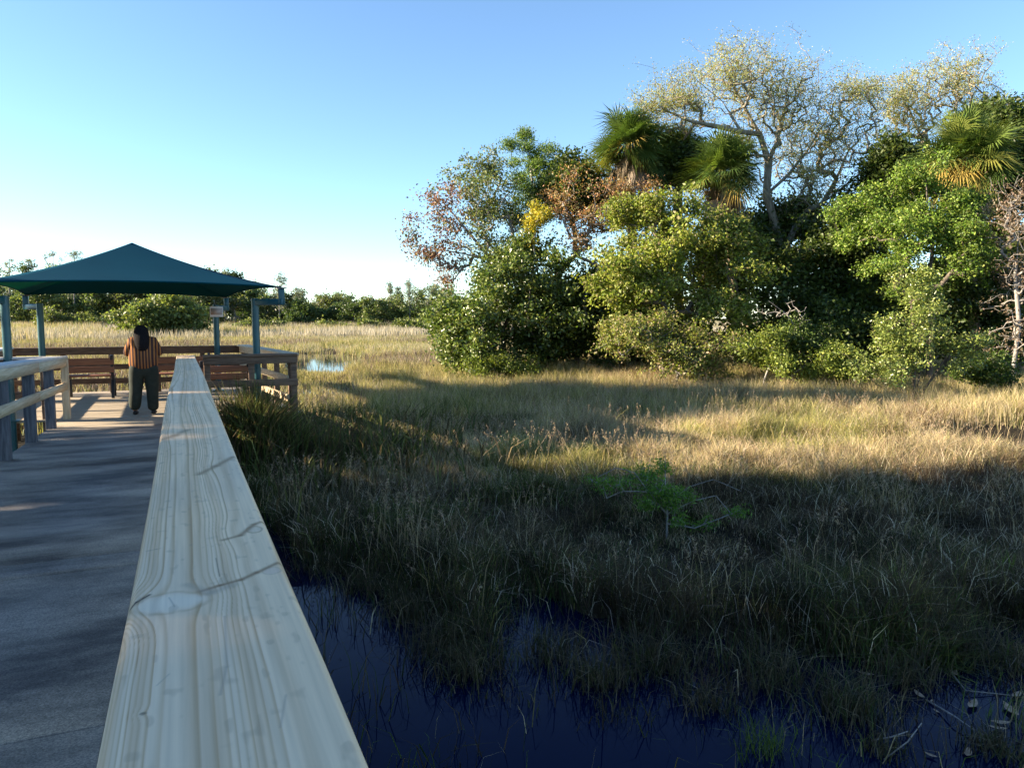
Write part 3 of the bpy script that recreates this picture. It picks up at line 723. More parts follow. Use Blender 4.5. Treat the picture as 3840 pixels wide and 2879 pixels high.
# ---- upright shrub front right
b0 = gnd(1980, 22.5)
sp = [[b0, at(1975, 760, 22.5), at(1965, 620, 22.5), at(1985, 575, 22.5)], [b0, at(1900, 760, 22.3), at(1880, 700, 22.3)], [b0, at(2050, 760, 22.3), at(2130, 735, 22.3)], [b0, at(2010, 700, 22.6), at(2030, 620, 22.6)], [b0, at(1880, 820, 22), at(1850, 790, 22)]]
tree('upright_shrub', 'bright yellow green shrub with upright shoots at the right front of the island', 'shrub', b0,
     [blob(1980, 650, 22.5, 52, 75, .7, 1.0), blob(1985, 600, 22.5, 24, 40, .4, .35), blob(1985, 740, 22.3, 100, 75, 1.1, 1.2), blob(1910, 800, 22, 80, 45, .9, .7), blob(2070, 750, 22.3, 65, 45, .9, .5), blob(1920, 730, 22.3, 40, 45, .6, .3), blob(1985, 585, 22.5, 12, 25, .3, .1), blob(2110, 740, 22.3, 30, 20, .5, .15)],
     paths=sp, natt=520, per=32, spread=.12, size=.085, ar=.5, pal=[(.24, .29, .07), (.32, .36, .10), (.18, .22, .05), (.12, .16, .04)], mat='leaf_waxy', rt=.004, rmax=.04, up=.25, shell=.42, rough=.6)
for i, (px, py, D, rx, ry, lab) in enumerate([
    (1650, 760, 24.5, 60, 45, 'small yellow green bush beside the grass edge, left of the darker small bush'),
    (1740, 740, 25, 70, 50, 'small dark leaved bush below the grey dead branches'),
    (1800, 790, 24, 60, 35, 'low bush just left of the bright upright shrub'),
    (2120, 800, 24, 70, 35, 'low dusky bush right of the bright upright shrub'),
    (1080, 795, 29, 80, 22, 'low green bush at the foot of the waxy shrub')]):
    tree('small_bush', lab, 'bush', gnd(px, D), [blob(px, py, D, rx, ry, .9, 1), blob(px + rx * .5, py + 12, D - .3, rx * .5, ry * .6, .6, .4)],
         natt=190, per=36, spread=.15, size=.09, ar=.6, pal=[YGREEN, GREEN, YGREEN, GREEN, YGREEN][i], bark='bark_grey', rt=.004, rmax=.03, group='small bushes along the island edge')

# ---- big bare oak with pale lichen buds
OAK = [(.36, .34, .12), (.42, .38, .16), (.30, .32, .10), (.26, .30, .08), (.38, .32, .16)]
b0 = gnd(1690, 34)
def oz(px, py, D=34, dz=0): return at(px, py, D)
limbs = [[b0, oz(1692, 620), oz(1690, 555), oz(1672, 480), oz(1655, 420), oz(1660, 350), oz(1640, 290), oz(1590, 200, 33.5), oz(1560, 140, 33)],
         [oz(1690, 555), oz(1712, 500), oz(1745, 455), oz(1775, 440), oz(1800, 400, 35), oz(1830, 330, 35)],
         [oz(1655, 420), oz(1700, 380), oz(1740, 330, 34.5), oz(1790, 250, 35), oz(1800, 190, 35)],
         [oz(1640, 290), oz(1600, 285, 33), oz(1540, 272, 32.5), oz(1490, 262, 32), oz(1440, 240, 32)],
         [oz(1600, 285, 33), oz(1560, 220, 33), oz(1500, 170, 32.5)],
         [oz(1660, 350), oz(1690, 270, 35), oz(1700, 190, 35), oz(1690, 130, 35)],
         [oz(1775, 440), oz(1850, 380, 35), oz(1900, 320, 36), oz(1960, 240, 36), oz(1990, 180, 36)],
         [oz(1900, 320, 36), oz(1880, 230, 36), oz(1870, 170, 36)]]
oakblobs = [blob(1590, 170, 33.5, 120, 80, 2.0, 1.1), blob(1470, 220, 32.5, 110, 70, 1.8, .8), blob(1700, 230, 34.5, 130, 130, 2.2, 1.5), blob(1800, 300, 35, 120, 120, 2.2, 1.3), blob(1850, 200, 35.5, 70, 55, 1.6, .5), blob(1740, 400, 34.5, 90, 90, 1.8, .7), blob(1600, 300, 34, 60, 60, 1.4, .35), blob(1400, 230, 32, 60, 45, 1.2, .3)]
tree('bare_oak', 'huge pale nearly leafless tree towering behind the palms with spreading limbs', 'tree', b0, oakblobs, paths=limbs,
     natt=4600, per=13, spread=.18, size=.068, ar=.6, pal=OAK, bark='bark_pale', rt=.0065, pw=.42, rmax=.24, seg=.3, jit=.05, shell=.6, rough=.5, up=.02)
b0 = gnd(2060, 37)
limbs = [[b0, at(2060, 500, 37), at(2040, 380, 37), at(1990, 300, 37), at(1960, 230, 37)], [at(2040, 380, 37), at(2060, 280, 37), at(2070, 180, 37)], [at(2060, 280, 37), at(2120, 240, 37)]]
tree('bare_oak', 'second pale sparse tree standing behind the big right palm', 'tree', b0, [blob(1970, 210, 37, 85, 70, 2, 1), blob(2060, 170, 37, 80, 65, 1.8, 1), blob(2110, 230, 37, 55, 60, 1.5, .6), blob(1930, 290, 37, 70, 60, 1.6, .5)],
     paths=limbs, natt=1900, per=13, spread=.15, size=.07, ar=.6, pal=OAK, bark='bark_pale', rt=.0065, pw=.44, rmax=.2, seg=.3, jit=.05, shell=.6, rough=.6, up=.02)
# ---- right edge: bare brown vine tangle
b0 = gnd(2190, 26)
tree('brown_tangle', 'bare brown twiggy tree smothered in dead vines at the right frame edge', 'tree', b0, [blob(2175, 480, 26, 60, 90, 1.3, 1), blob(2190, 600, 26, 70, 90, 1.3, 1), blob(2215, 420, 26, 60, 60, 1.3, .6), blob(2180, 720, 25.5, 50, 70, 1.1, .5), blob(2260, 540, 26, 70, 140, 1.4, .8)],
     natt=900, per=5, spread=.12, size=.09, ar=.5, pal=[(.22, .15, .10), (.17, .12, .08), (.28, .21, .15)], bark='bark_grey', rt=.0055, pw=.42, rmax=.07, paths=[[gnd(2190, 26), at(2200, 700, 26), at(2192, 600, 26), at(2200, 500, 26)]], seg=.25, jit=.2, shell=.6)
b0 = gnd(2290, 31)
tree('edge_tree', 'bare pale tree whose twigs just reach into the upper right corner', 'tree', b0, [blob(2260, 240, 31, 70, 90, 1.5, 1), blob(2290, 380, 31, 90, 90, 1.5, 1)],
     natt=300, per=6, spread=.15, size=.09, ar=.5, pal=OAK, bark='bark_pale', rt=.0055, rmax=.1)
tree('dark_tree', 'dark leafy tree behind the brown tangle at the right frame edge', 'tree', gnd(2210, 31), [blob(2210, 420, 31, 70, 110, 1.5, 1), blob(2215, 620, 30, 90, 120, 1.5, 1)], natt=260, per=30, spread=.25, size=.14, pal=DK, group='dark trees inside the island thicket', rt=.008)
# ---- dead branches
b0 = at(1730, 760, 25)
tree('dead_branches', 'grey leafless dead branches sticking out of the shade in mid thicket', 'dead branch', gnd(1740, 25), [blob(1700, 670, 25, 65, 22, .6, 1)], paths=[[gnd(1740, 25), at(1725, 720, 25), at(1700, 680, 25), at(1660, 650, 25)]],
     natt=60, per=0, bark='bark_grey', rt=.007, pw=.4, rmax=.035, seg=.2, jit=.25, up=.2)

# ---------------------------------------------------------------- palms
def palm(label, px, py, D, R_, trunk_px, tilt=0, nf=42, ndead=20, seedk=0, trunk_r=.17, yellow=.15):
    base = gnd(trunk_px, D); top = at(px, py, D)
    t = thing('cabbage_palm', label, 'palm tree', base, 'cabbage palms rising above the island thicket')
    mid = base * .5 + top * .5 + np.array([rng.normal() * .15, rng.normal() * .15, 0])
    pts = [base * (1 - s) ** 2 + mid * 2 * s * (1 - s) + top * s * s for s in np.linspace(0, 1, 24)]
    mb = MB(); mb.tube(pts, [trunk_r * (1.25 - .3 * s + .12 * (i % 2)) for i, s in enumerate(np.linspace(0, 1, 24))], 10); mb.build('trunk', M['palm_trunk'], t, smooth=True)
    def fronds(n, elevs, pal, R0, droop, nm, collapse=1.0):
        V = []; F = []; CC = []
        for k in range(n):
            az = k * 2.39996 + rng.normal() * .2; el = elevs[0] + (elevs[1] - elevs[0]) * ((k + .5) / n) + rng.normal() * .12
            d = np.array([math.cos(az) * math.cos(el), math.sin(az) * math.cos(el), math.sin(el)])
            side = np.cross(d, [0, 0, 1]); side /= np.linalg.norm(side) + 1e-6; up_ = np.cross(side, d)
            pet = R0 * rng.uniform(.14, .5); fan = R0 * rng.uniform(.42, .54)
            c0 = np.array(pal)[rng.integers(len(pal))] * rng.uniform(.8, 1.2)
            # petiole
            q0 = top + d * .1; q1 = top + d * pet + np.array([0, 0, -droop * .25 * pet])
            i0 = len(V); V += [q0 - side * .025, q0 + side * .025, q1 + side * .018, q1 - side * .018]; F += [(i0, i0 + 1, i0 + 2), (i0, i0 + 2, i0 + 3)]; CC += [c0 * np.array([1.2, 1.1, .8])] * 4
            dd = (q1 - q0) / np.linalg.norm(q1 - q0) + np.array([0, 0, -droop * .25]); dd /= np.linalg.norm(dd)
            nl = 30; roll = rng.normal() * .5
            sd_ = side * math.cos(roll) + up_ * math.sin(roll); un = np.cross(sd_, dd)
            for j in range(nl):
                a = (j / (nl - 1) - .5) * 2; an = a * R(118) * collapse
                ld = dd * math.cos(an) + sd_ * math.sin(an) + un * (.22 - .5 * abs(a) * 0) * (1 if True else 0) * (abs(a)) ; ld /= np.linalg.norm(ld)
                ln = fan * (1 - .28 * a * a) * rng.uniform(.78, 1.15)
                pw_ = np.cross(ld, un); pw_ /= np.linalg.norm(pw_) + 1e-6
                wdt = .014 * R0 / 1.6
                p0 = q1; p1 = q1 + ld * ln * .55; p2 = q1 + ld * ln + np.array([0, 0, -(.12 + .25 * droop) * ln * rng.uniform(.6, 1.4)])
                i0 = len(V); V += [p0 - pw_ * wdt * .3, p0 + pw_ * wdt * .3, p1 + pw_ * wdt, p1 - pw_ * wdt, p2]
                F += [(i0, i0 + 1, i0 + 2), (i0, i0 + 2, i0 + 3), (i0 + 3, i0 + 2, i0 + 4)]; cj = c0 * rng.uniform(.85, 1.15); CC += [cj] * 5
        mk(nm, V, F, M['frond'], t, col=CC)
    R_ = R_ * 1.16
    g = [(.05, .085, .02), (.08, .13, .028), (.12, .17, .035), (.17, .20, .045)]
    fronds(int(nf * 1.7), (-.5, 1.45), g, R_, .28, 'crown')
    fronds(max(4, int(nf * yellow)), (-.7, .2), [(.30, .27, .05), (.36, .26, .07), (.22, .22, .05)], R_ * .95, .8, 'yellowing_fronds')
    fronds(ndead, (-1.35, -.75), [(.26, .19, .12), (.33, .26, .18), (.18, .12, .08)], R_ * .85, 1.2, 'dead_skirt', .45)
    return t
palm('leftmost cabbage palm with a dense dark round head against the sky', 1358, 318, 32, 2.05, 1375, nf=54, ndead=26)
palm('middle cabbage palm with light green fan fronds in front of the bare tree', 1562, 372, 31, 2.1, 1600, nf=46, ndead=20, yellow=.2)
palm('big right cabbage palm with yellow fronds and a bare brown trunk showing', 2085, 345, 29, 2.3, 2112, nf=54, ndead=16, yellow=.35)
palm('cabbage palm cut by the right frame edge with orange brown fronds', 2265, 330, 30, 1.9, 2270, nf=24, ndead=26, yellow=.8)
palm('small dark cabbage palm tucked behind the two left palms', 1465, 330, 34, 1.6, 1470, nf=34, ndead=14)

# ---------------------------------------------------------------- sapling in the marsh
b0 = onz(1438, 1172, -1.0)
D0 = float((b0 - _C) @ _F)
sap = [[b0, at(1440, 1110, D0), at(1436, 1040, D0 * 1.01), at(1436, 990, D0 * 1.02)],
       [at(1440, 1110, D0), at(1400, 1060, D0), at(1370, 1020, D0), at(1330, 1010, D0), at(1290, 1030, D0)],
       [at(1440, 1090, D0), at(1490, 1050, D0), at(1540, 1035, D0), at(1600, 1060, D0)],
       [at(1440, 1110, D0), at(1500, 1080, D0), at(1545, 1070, D0), at(1580, 1110, D0)],
       [at(1440, 1140, D0), at(1500, 1140, D0), at(1590, 1105, D0)],
       [at(1436, 1060, D0), at(1345, 1060, D0), at(1310, 1075, D0)]]
tree('sapling', 'young feathery sapling with arching grey branches in the shaded marsh', 'sapling', b0,
     [blob(1400, 1060, D0, 60, 40, .4, 1), blob(1440, 1090, D0, 45, 40, .3, .8), blob(1390, 1020, D0 * 1.02, 50, 25, .35, .5), blob(1300, 1050, D0, 45, 20, .3, .3), blob(1495, 1070, D0, 14, 14, .15, .12), blob(1580, 1105, D0, 26, 8, .15, .15), blob(1435, 1010, D0 * 1.02, 14, 22, .15, .2), blob(1500, 1130, D0, 40, 10, .2, .2)],
     paths=sap, natt=230, per=22, spread=.05, size=.045, ar=.3, pal=[(.12, .24, .03), (.17, .30, .04), (.08, .16, .03)], bark='bark_grey', rt=.0045, pw=.25, rmax=.02, seg=.1, jit=.15, shell=.6, up=.25)

# ---------------------------------------------------------------- distant trees
def far_tree(i, px, top, D, wpx, label, dens=1.0, pal=None, sparse=False, name='distant_tree', cat='tree', group='trees of the distant tree line'):
    s = D / 1612; base = gnd(px, D); tp = at(px, top, D); h = tp[2] - base[2]; r = wpx / 2 * s
    pal = pal or [(.10, .14, .045), (.14, .175, .05), (.07, .10, .04), (.18, .20, .065)]
    if sparse:
        bl = [(base + (tp - base) * f_ + np.array([rng.normal() * r * .25, 0, 0]), (r * (1.25 - .8 * f_) * 1.25, r * .7, h * .085), .6 + .5 * (1 - f_)) for f_ in (.42, .52, .62, .72, .82, .92)]
        tree(name, label, cat, base, bl, paths=[[base, base + (tp - base) * .5, tp]], natt=170, per=9, spread=.3, size=.27, ar=.45, pal=[(.20, .22, .15), (.26, .27, .18), (.15, .18, .12)], bark='bark_grey', rt=.02, pw=.4, rmax=.13, seg=.8, group=group, rough=.7)  # distance haze is put into these paler leaf colours
    else:
        c0 = base + np.array([0, 0, h * .55])
        bl = [(c0, (r * .8, r * .7, h * .42), 1), (c0 + [r * .45, 0, -h * .16], (r * .6, r * .6, h * .32), .6), (c0 + [-r * .45, -.5, -h * .16], (r * .6, r * .6, h * .32), .6), (c0 + [0, -1, -h * .25], (r * .8, r * .6, h * .25), .5)]
        tree(name, label, cat, base, bl, natt=int(150 * dens), per=46, spread=.5, size=.42, ar=.65, pal=pal, bark='bark_grey', rt=.03, rmax=.2, seg=1.3, group=group, rough=.5)
ORD = ['first', 'second', 'third', 'fourth', 'fifth', 'sixth', 'seventh', 'eighth', 'ninth', 'tenth', 'eleventh', 'twelfth', 'thirteenth', 'fourteenth', 'fifteenth', 'sixteenth', 'seventeenth', 'eighteenth', 'nineteenth', 'twentieth', 'twenty-first', 'twenty-second', 'twenty-third', 'twenty-fourth']
fx = [(-60, 580), (-10, 588), (40, 600), (90, 606), (140, 604), (190, 610), (240, 612), (290, 615), (340, 618), (400, 614), (455, 618), (505, 618), (555, 612), (610, 622), (650, 648), (700, 640), (740, 630), (785, 634), (830, 628), (872, 634), (915, 640), (955, 625), (1000, 634), (1050, 630)]
for i, (px, top) in enumerate(fx):
    pp = [None, [(.10, .12, .04), (.14, .15, .05), (.08, .09, .04)], [(.06, .09, .03), (.085, .12, .035), (.045, .07, .025)]][i % 3]
    far_tree(i, px, top + 4 - (38 if px < 520 else 8), 150 + 12 * math.sin(i * 1.7), 125 if i != 14 else 70, '%s rounded tree from the left in the low distant tree line' % ORD[i], dens=1.0, pal=pp)
for i in range(18):
    px = -40 + i * 62 + 9 * math.sin(i * 2.3)
    far_tree(i, px, (596 if px < 480 else 626) + 9 * math.sin(i * 1.9), 182, 120, '%s rounded tree from the left in the back row of the distant tree line' % ORD[i], dens=.9, pal=[(.12, .15, .07), (.15, .18, .08), (.10, .125, .06)])
for i, (px, top, wd, lab) in enumerate([
    (20, 560, 24, 'thin pine top at the far left above the distant tree line'), (62, 552, 16, 'slim sparse tree left of the two tallest above the canopy'),
    (115, 540, 46, 'broad topped sparse tree rising left of the canopy peak'), (160, 528, 34, 'tallest sparse tree beside the left slope of the canopy'),
    (486, 574, 12, 'tiny tree tip just showing over the right slope of the canopy'), (603, 590, 34, 'sparse tree rising right behind the canopy corner'),
    (645, 622, 24, 'short pointed tree right of the sparse tree by the canopy corner'), (842, 608, 14, 'slim spire tree, left one of the pair near the middle'),
    (858, 618, 10, 'slim spire tree, shorter one of the pair near the middle'), (884, 598, 16, 'tallest slim spire tree above the right half of the tree line'),
    (930, 622, 22, 'loose topped tree just left of the island in the tree line'), (968, 618, 26, 'loose topped tree touching the island thicket edge')]):
    far_tree(i, px, top, 145, wd, lab, sparse=True, name='spindly_tree', group='spindly trees above the distant tree line')
far_tree(0, 352, 634, 92, 180, 'big rounded olive bush standing out in the marsh behind the pavilion', dens=3.2, pal=[(.13, .16, .045), (.17, .19, .055), (.09, .12, .04), (.20, .22, .06)], name='marsh_tree', group=None)
for i, (px, top, wd, D, lab) in enumerate([(540, 688, 60, 120, 'low yellow green bush behind the right canopy post'), (720, 694, 70, 125, 'low bush at the foot of the tree line left of centre'), (800, 692, 60, 125, 'low bush at the foot of the tree line near the middle'), (890, 688, 80, 118, 'low bush at the foot of the tree line beside the island'), (590, 692, 50, 124, 'low bush right of the right canopy post'), (120, 660, 120, 128, 'broad bush before the tree line between the left posts'), (215, 668, 90, 128, 'broad bush before the tree line right of the far left post')]):
    far_tree(i, px, top, D, wd, lab, dens=.6, pal=[(.14, .16, .05), (.17, .19, .06), (.11, .13, .045)], name='low_bush', cat='bush', group='low bushes before the distant tree line')
# pale building glimpsed through the tree line
bp = at(672, 680, 176); bz = float(ground_z(bp[0], bp[1]))
bd = thing('building', 'small white building glimpsed through a gap in the distant tree line', 'building', (bp[0], bp[1], bz))
M['white_wall'] = noise_mat('white_wall', (.60, .58, .54), (.74, .72, .68), scale=.6, rough=.8, bump=0)
M['grey_roof'] = noise_mat('grey_roof', (.22, .21, .20), (.32, .31, .30), scale=2, rough=.8, bump=0)
M['dark_glass'] = noise_mat('dark_glass', (.02, .025, .03), (.04, .045, .05), scale=1, rough=.1, bump=0)
MB().box(bp[0] - 4, bp[0] + 4, bp[1], bp[1] + 7, bz, bz + 3.6).build('wall', M['white_wall'], bd, .02)
MB().add([(bp[0] - 4.4, bp[1] - .5, bz + 3.62), (bp[0] + 4.4, bp[1] - .5, bz + 3.62), (bp[0] + 4.4, bp[1] + 7.5, bz + 3.62), (bp[0] - 4.4, bp[1] + 7.5, bz + 3.62), (bp[0] - 4.4, bp[1] + 3.5, bz + 4.9), (bp[0] + 4.4, bp[1] + 3.5, bz + 4.9)],
         [(0, 1, 5, 4), (2, 3, 4, 5), (0, 4, 3), (1, 2, 5), (3, 2, 1, 0)]).build('roof', M['grey_roof'], bd)
for xo in (-2.6, 0, 2.6):
    MB().box(bp[0] + xo - .7, bp[0] + xo + .7, bp[1] - .05, bp[1] - .01, bz + 1.4, bz + 2.9).build('window', M['dark_glass'], bd)

# ---------------------------------------------------------------- trees left of the frame: they cast the evening shade on the boardwalk
SD = np.array([math.sin(SUN_AZ), math.cos(SUN_AZ)]); UN = np.array([-SD[1], SD[0]]) * -1   # UN . P = u
def us(u, s_): q = UN * u + SD * s_; return np.array([q[0], q[1], float(ground_z(q[0], q[1]))])
def shade_tree(label, u, s_, z0, z1, r, natt=150, per=26, size=.42, spread=.5):
    b = us(u, s_); c0 = b.copy(); c0[2] = (z0 + z1) / 2
    tree('shade_tree', label, 'tree', b, [(c0, (r, r, (z1 - z0) / 2), 1), (c0 + [0, 0, -(z1 - z0) * .25], (r * .9, r * .9, (z1 - z0) * .25), .6)], natt=natt, per=per, spread=spread, size=size, ar=.65, pal=DK, bark='bark_dark', rt=.02, rmax=.25, seg=.8, group='tall trees left of the boardwalk')
lab = ['nearest', 'second', 'third', 'fourth', 'fifth']
for k, uu_ in enumerate((-6.5, -2.6, 1.4, 5.2, 8.9)):
    shade_tree('tall dark tree left of the boardwalk out of frame, %s from the camera' % lab[k], uu_, 20 if k < 4 else 20.5, -1.0, 12.6 if k < 4 else 12.0, 3.0 if k < 4 else 1.9, natt=400, per=34)
b = us(21, 30)
tree('shade_tree', 'tall tree beyond the pavilion out of frame on the left', 'tree', b, [(b + [0, 0, 12.4], (3.6, 3.6, 1.9), 1), (b + [0, 0, 14.6], (1.2, 1.2, 2.0), .3)], paths=[[b, b + [0, 0, 8.], b + [0, 0, 15.]]],
     natt=330, per=30, spread=.4, size=.4, ar=.65, pal=DK, bark='bark_dark', rt=.02, rmax=.25, seg=.8, group='tall trees left of the boardwalk', shell=.5, rough=.3)
b = np.array([-15.2, 21.5, -1.])  # unseen tree added, its boughs shaped to throw two shadow streaks over the marsh
tree('shade_tree', 'unseen tree added left of the pavilion, two level boughs shaped to cast shadow streaks', 'tree', b, [(b + [0, 1, 9.5], (1.5, 1.5, 1.2), 1), ([-15.4, 36.5, 8.2], (.5, 1.6, .3), .4), ([-18.2, 38, 8.1], (.5, 1.6, .3), .4)],
     paths=[[b, b + [0, .3, 5.], b + [0, .8, 9.3]], [b + [0, .5, 7.6], np.array([-14.5, 25, 8.1]), np.array([-15.0, 31, 8.2]), np.array([-15.6, 38, 8.2])], [b + [0, .5, 7.4], np.array([-17.0, 26.4, 8.0]), np.array([-17.8, 33, 8.1]), np.array([-18.6, 39.7, 8.2])]],
     natt=120, per=18, spread=.25, size=.3, ar=.6, pal=DK, bark='bark_dark', rt=.10, pw=.25, rmax=.24, seg=.8, jit=.05, group='tall trees left of the boardwalk')

# ---------------------------------------------------------------- grass
def blades(xy, z, h, wd, lean, cols, bendp=1.0):
    n = len(xy); a = rng.random(n) * 2 * math.pi; la = rng.random(n) * 2 * math.pi
    side = np.stack([np.cos(a), np.sin(a), np.zeros(n)], 1) * (wd / 2)[:, None]
    ld = np.stack([np.cos(la), np.sin(la), np.zeros(n)], 1) * (lean * h)[:, None]
    base = np.stack([xy[:, 0], xy[:, 1], z], 1); up_ = np.array([0, 0, 1.])
    m_ = base + up_ * (h * .55)[:, None] + ld * .28; t = base + up_ * (h * (1 - .35 * lean))[:, None] + ld
    V = np.stack([base - side, base + side, m_ + side * .8, m_ - side * .8, t], 1).reshape(-1, 3)
    o_ = np.arange(n)[:, None] * 5
    F = np.concatenate([o_ + [[0, 1, 2]], o_ + [[0, 2, 3]], o_ + [[3, 2, 4]]])
    k = np.array([.55, .55, .9, .9, 1.1]); 
    cc = cols[:, None, :] * np.ones((1, 5, 1))
    return V, F, cc.reshape(-1, 3)
def in_view(x, y, mgl=8, mgr=6):
    rx = x * _R[0] + y * _R[1]; fz = x * _F[0] + y * _F[1]
    return (rx / np.maximum(fz, .1) > -.69 - mgl / np.maximum(fz, 4) * .3) & (rx / np.maximum(fz, .1) < .69 + mgr / np.maximum(fz, 4) * .3) & (fz > .5)
def scatter(x0, x1, y0, y1, n, tuft=0, tr=.1):
    if tuft:
        m_ = n // tuft; c_ = np.stack([rng.uniform(x0, x1, m_), rng.uniform(y0, y1, m_)], 1)
        q = np.repeat(c_, tuft, 0) + rng.normal(size=(m_ * tuft, 2)) * tr
    else: q = np.stack([rng.uniform(x0, x1, n), rng.uniform(y0, y1, n)], 1)
    return q[in_view(q[:, 0], q[:, 1])]
def offdeck(q): 
    x, y = q[:, 0], q[:, 1]
    return ~(((x > -2.1) & (x < .3) & (y < 14.2)) | ((x > -3.75) & (x < 2.0) & (y > 13.9) & (y < 19.8)))
STRAW = np.array([.49, .40, .235]); PINK = np.array([.37, .27, .18]); OLIVE = np.array([.15, .16, .05]); DGRN = np.array([.05, .08, .02]); BROWN = np.array([.16, .105, .06]); GOLD = np.array([.42, .37, .13]); GREY = np.array([.30, .27, .21])
def species(q):
    x, y = q[:, 0], q[:, 1]; n = len(q)
    a = fbm(x * .35 + 3, y * .35, 3); b_ = fbm(x * .8 + 60, y * .8 + 9, 3); r = rng.random(n)
    col = np.where((r < .55)[:, None], STRAW, PINK)
    g = (a > .55) | (r > .80)
    col = np.where(g[:, None], np.where((rng.random(n) < .6)[:, None], OLIVE, GOLD), col)
    col = np.where((b_ < .40)[:, None] & (rng.random(n) < .7)[:, None], BROWN, col)
    # greener low growth by the rail and by the near water
    near = 1 - sstep(0, 2.6, x - .25 * np.maximum(y - 6, 0) * .6)
    wet = 1 - sstep(.0, 2.2, y - water_edge(x))
    pg = np.clip(.75 * near + .55 * wet, 0, .9)
    col = np.where((rng.random(n) < pg)[:, None], np.where((rng.random(n) < .5)[:, None], DGRN, OLIVE * .8), col)
    near_shade = 1 - sstep(9.5, 13.5, y + .25 * x)                       # painted shade: colour darkens towards the channel, with browner stems there
    near_brown = np.array([.12, .092, .058])
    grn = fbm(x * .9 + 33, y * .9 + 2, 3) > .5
    col = np.where((rng.random(n) < .72 * near_shade)[:, None], np.where((grn & (rng.random(n) < .35))[:, None], DGRN * 1.1, near_brown), col)
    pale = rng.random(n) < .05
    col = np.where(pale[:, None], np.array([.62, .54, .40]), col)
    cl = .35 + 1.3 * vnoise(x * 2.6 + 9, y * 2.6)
    col = col * (1 - .32 * near_shade * (~pale))[:, None]  # shade painted into the stem colour near the channel
    return col * cl[:, None] * rng.uniform(.7, 1.3, (n, 1)) * rng.uniform(.93, 1.07, (n, 3))
def grass_zone(name, q, hf, wd, lean=(.15, .6), colf=species, minz=WZ - .36):
    q = q[offdeck(q)]; z = ground_z(q[:, 0], q[:, 1]); ok = (z > minz) & (rng.random(len(q)) < np.clip((z - minz) / .34, .0, 1) ** 2.2); q = q[ok]; z = z[ok]
    if name in ('marsh_grass', 'tall_grass'):
        ok = rng.random(len(q)) < sstep(.12, .55, fbm(q[:, 0] * 2.2 + 7, q[:, 1] * 2.2, 2)); q = q[ok]; z = z[ok]
    n = len(q)
    h = hf(q) * rng.uniform(.55, 1.15, n)
    h = h * np.where(((q[:, 0] - 5.0) ** 2 + (q[:, 1] - 6.9) ** 2) < 1.5, .42, 1)
    h = h * np.where((np.abs(q[:, 0] - .155 * q[:, 1]) < 1.5) & (q[:, 1] > 20) & (q[:, 1] < 46), .45, 1)
    V, F, cc = blades(q, np.maximum(z - .03, WZ - .03), h, wd * rng.uniform(.7, 1.3, n), rng.uniform(*lean, n), colf(q))
    return tag(mk(name, V, F, M['grass'], col=cc), KLABEL[name], 'grass', kind='stuff')
KLABEL = {'marsh_grass': 'dry straw coloured marsh grass covering the near marsh', 'tall_grass': 'tall pale dry grass in front of the island thicket', 'far_grass': 'golden sawgrass spreading out over the far marsh', 'distant_reeds': 'grey and tan reed belts in front of the distant tree line',
          'water_grass': 'thin green stems standing in the dark water', 'thatch': 'matted dead stems and low growth under the marsh grass'}
def hgt(q):
    x, y = q[:, 0], q[:, 1]
    return .16 + .28 * fbm(x * .6 + 20, y * .6, 3) + .42 * vnoise(x * 1.7 + 31, y * 1.7) * vnoise(x * .7, y * .7 + 12) + .28 * sstep(4, 11, x) * sstep(6, 12, y) + .25 * sstep(24, 34, y)
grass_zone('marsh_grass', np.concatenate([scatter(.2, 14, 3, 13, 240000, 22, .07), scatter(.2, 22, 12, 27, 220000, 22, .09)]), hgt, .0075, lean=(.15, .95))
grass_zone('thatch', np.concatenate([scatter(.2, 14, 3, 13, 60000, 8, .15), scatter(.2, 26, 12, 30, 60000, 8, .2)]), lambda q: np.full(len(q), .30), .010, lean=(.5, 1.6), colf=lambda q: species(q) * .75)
def hammock_front(q): 
    x, y = q[:, 0], q[:, 1]; return .55 + .45 * fbm(x * .5, y * .5, 3)
qq = scatter(3, 34, 10, 40, 260000, 30, .14); d_ = (qq @ np.array([-UN[1] * 0 + 1, 0])) 
depth = qq[:, 0] * _F[0] + qq[:, 1] * _F[1]
sel = (depth > 17.5) & (depth < 36) & (rng.random(len(qq)) < np.clip((depth - 17) / 4, 0, 1))
grass_zone('tall_grass', qq[sel], hammock_front, .011, lean=(.1, .45), colf=lambda q: np.where((rng.random(len(q)) < .6 - .35 * (q[:, 0] < 14))[:, None], STRAW, np.where((rng.random(len(q)) < .5)[:, None], GOLD * .9, OLIVE)) * rng.uniform(.7, 1.25, (len(q), 1)))
def farcol(q):
    x, y = q[:, 0], q[:, 1]; n = len(q)
    a = fbm(x * .05 + 3, y * .16, 3); r = rng.random(n)
    c = np.where((a > .55)[:, None], GOLD * np.array([.9, .88, 1.1]), np.where((rng.random(n) < .5)[:, None], STRAW * .9, GREY * 1.3))
    c = np.where((r < .36)[:, None], OLIVE * 1.5, c)
    band = (fbm(x * .06 + 80, y * .12, 2) > .56)
    c = np.where((band & (rng.random(n) < .6))[:, None], np.array([.16, .12, .10]), c)
    return c * rng.uniform(.75, 1.2, (n, 1))
grass_zone('far_grass', np.concatenate([scatter(-8, 30, 20, 50, 110000, 22, .16), scatter(-20, 50, 44, 92, 110000, 22, .3)]), lambda q: .40 + .5 * fbm(q[:, 0] * .2, q[:, 1] * .2, 2) * np.clip(q[:, 1] / 40, .6, 1.2), .028, colf=farcol, lean=(.1, .5))
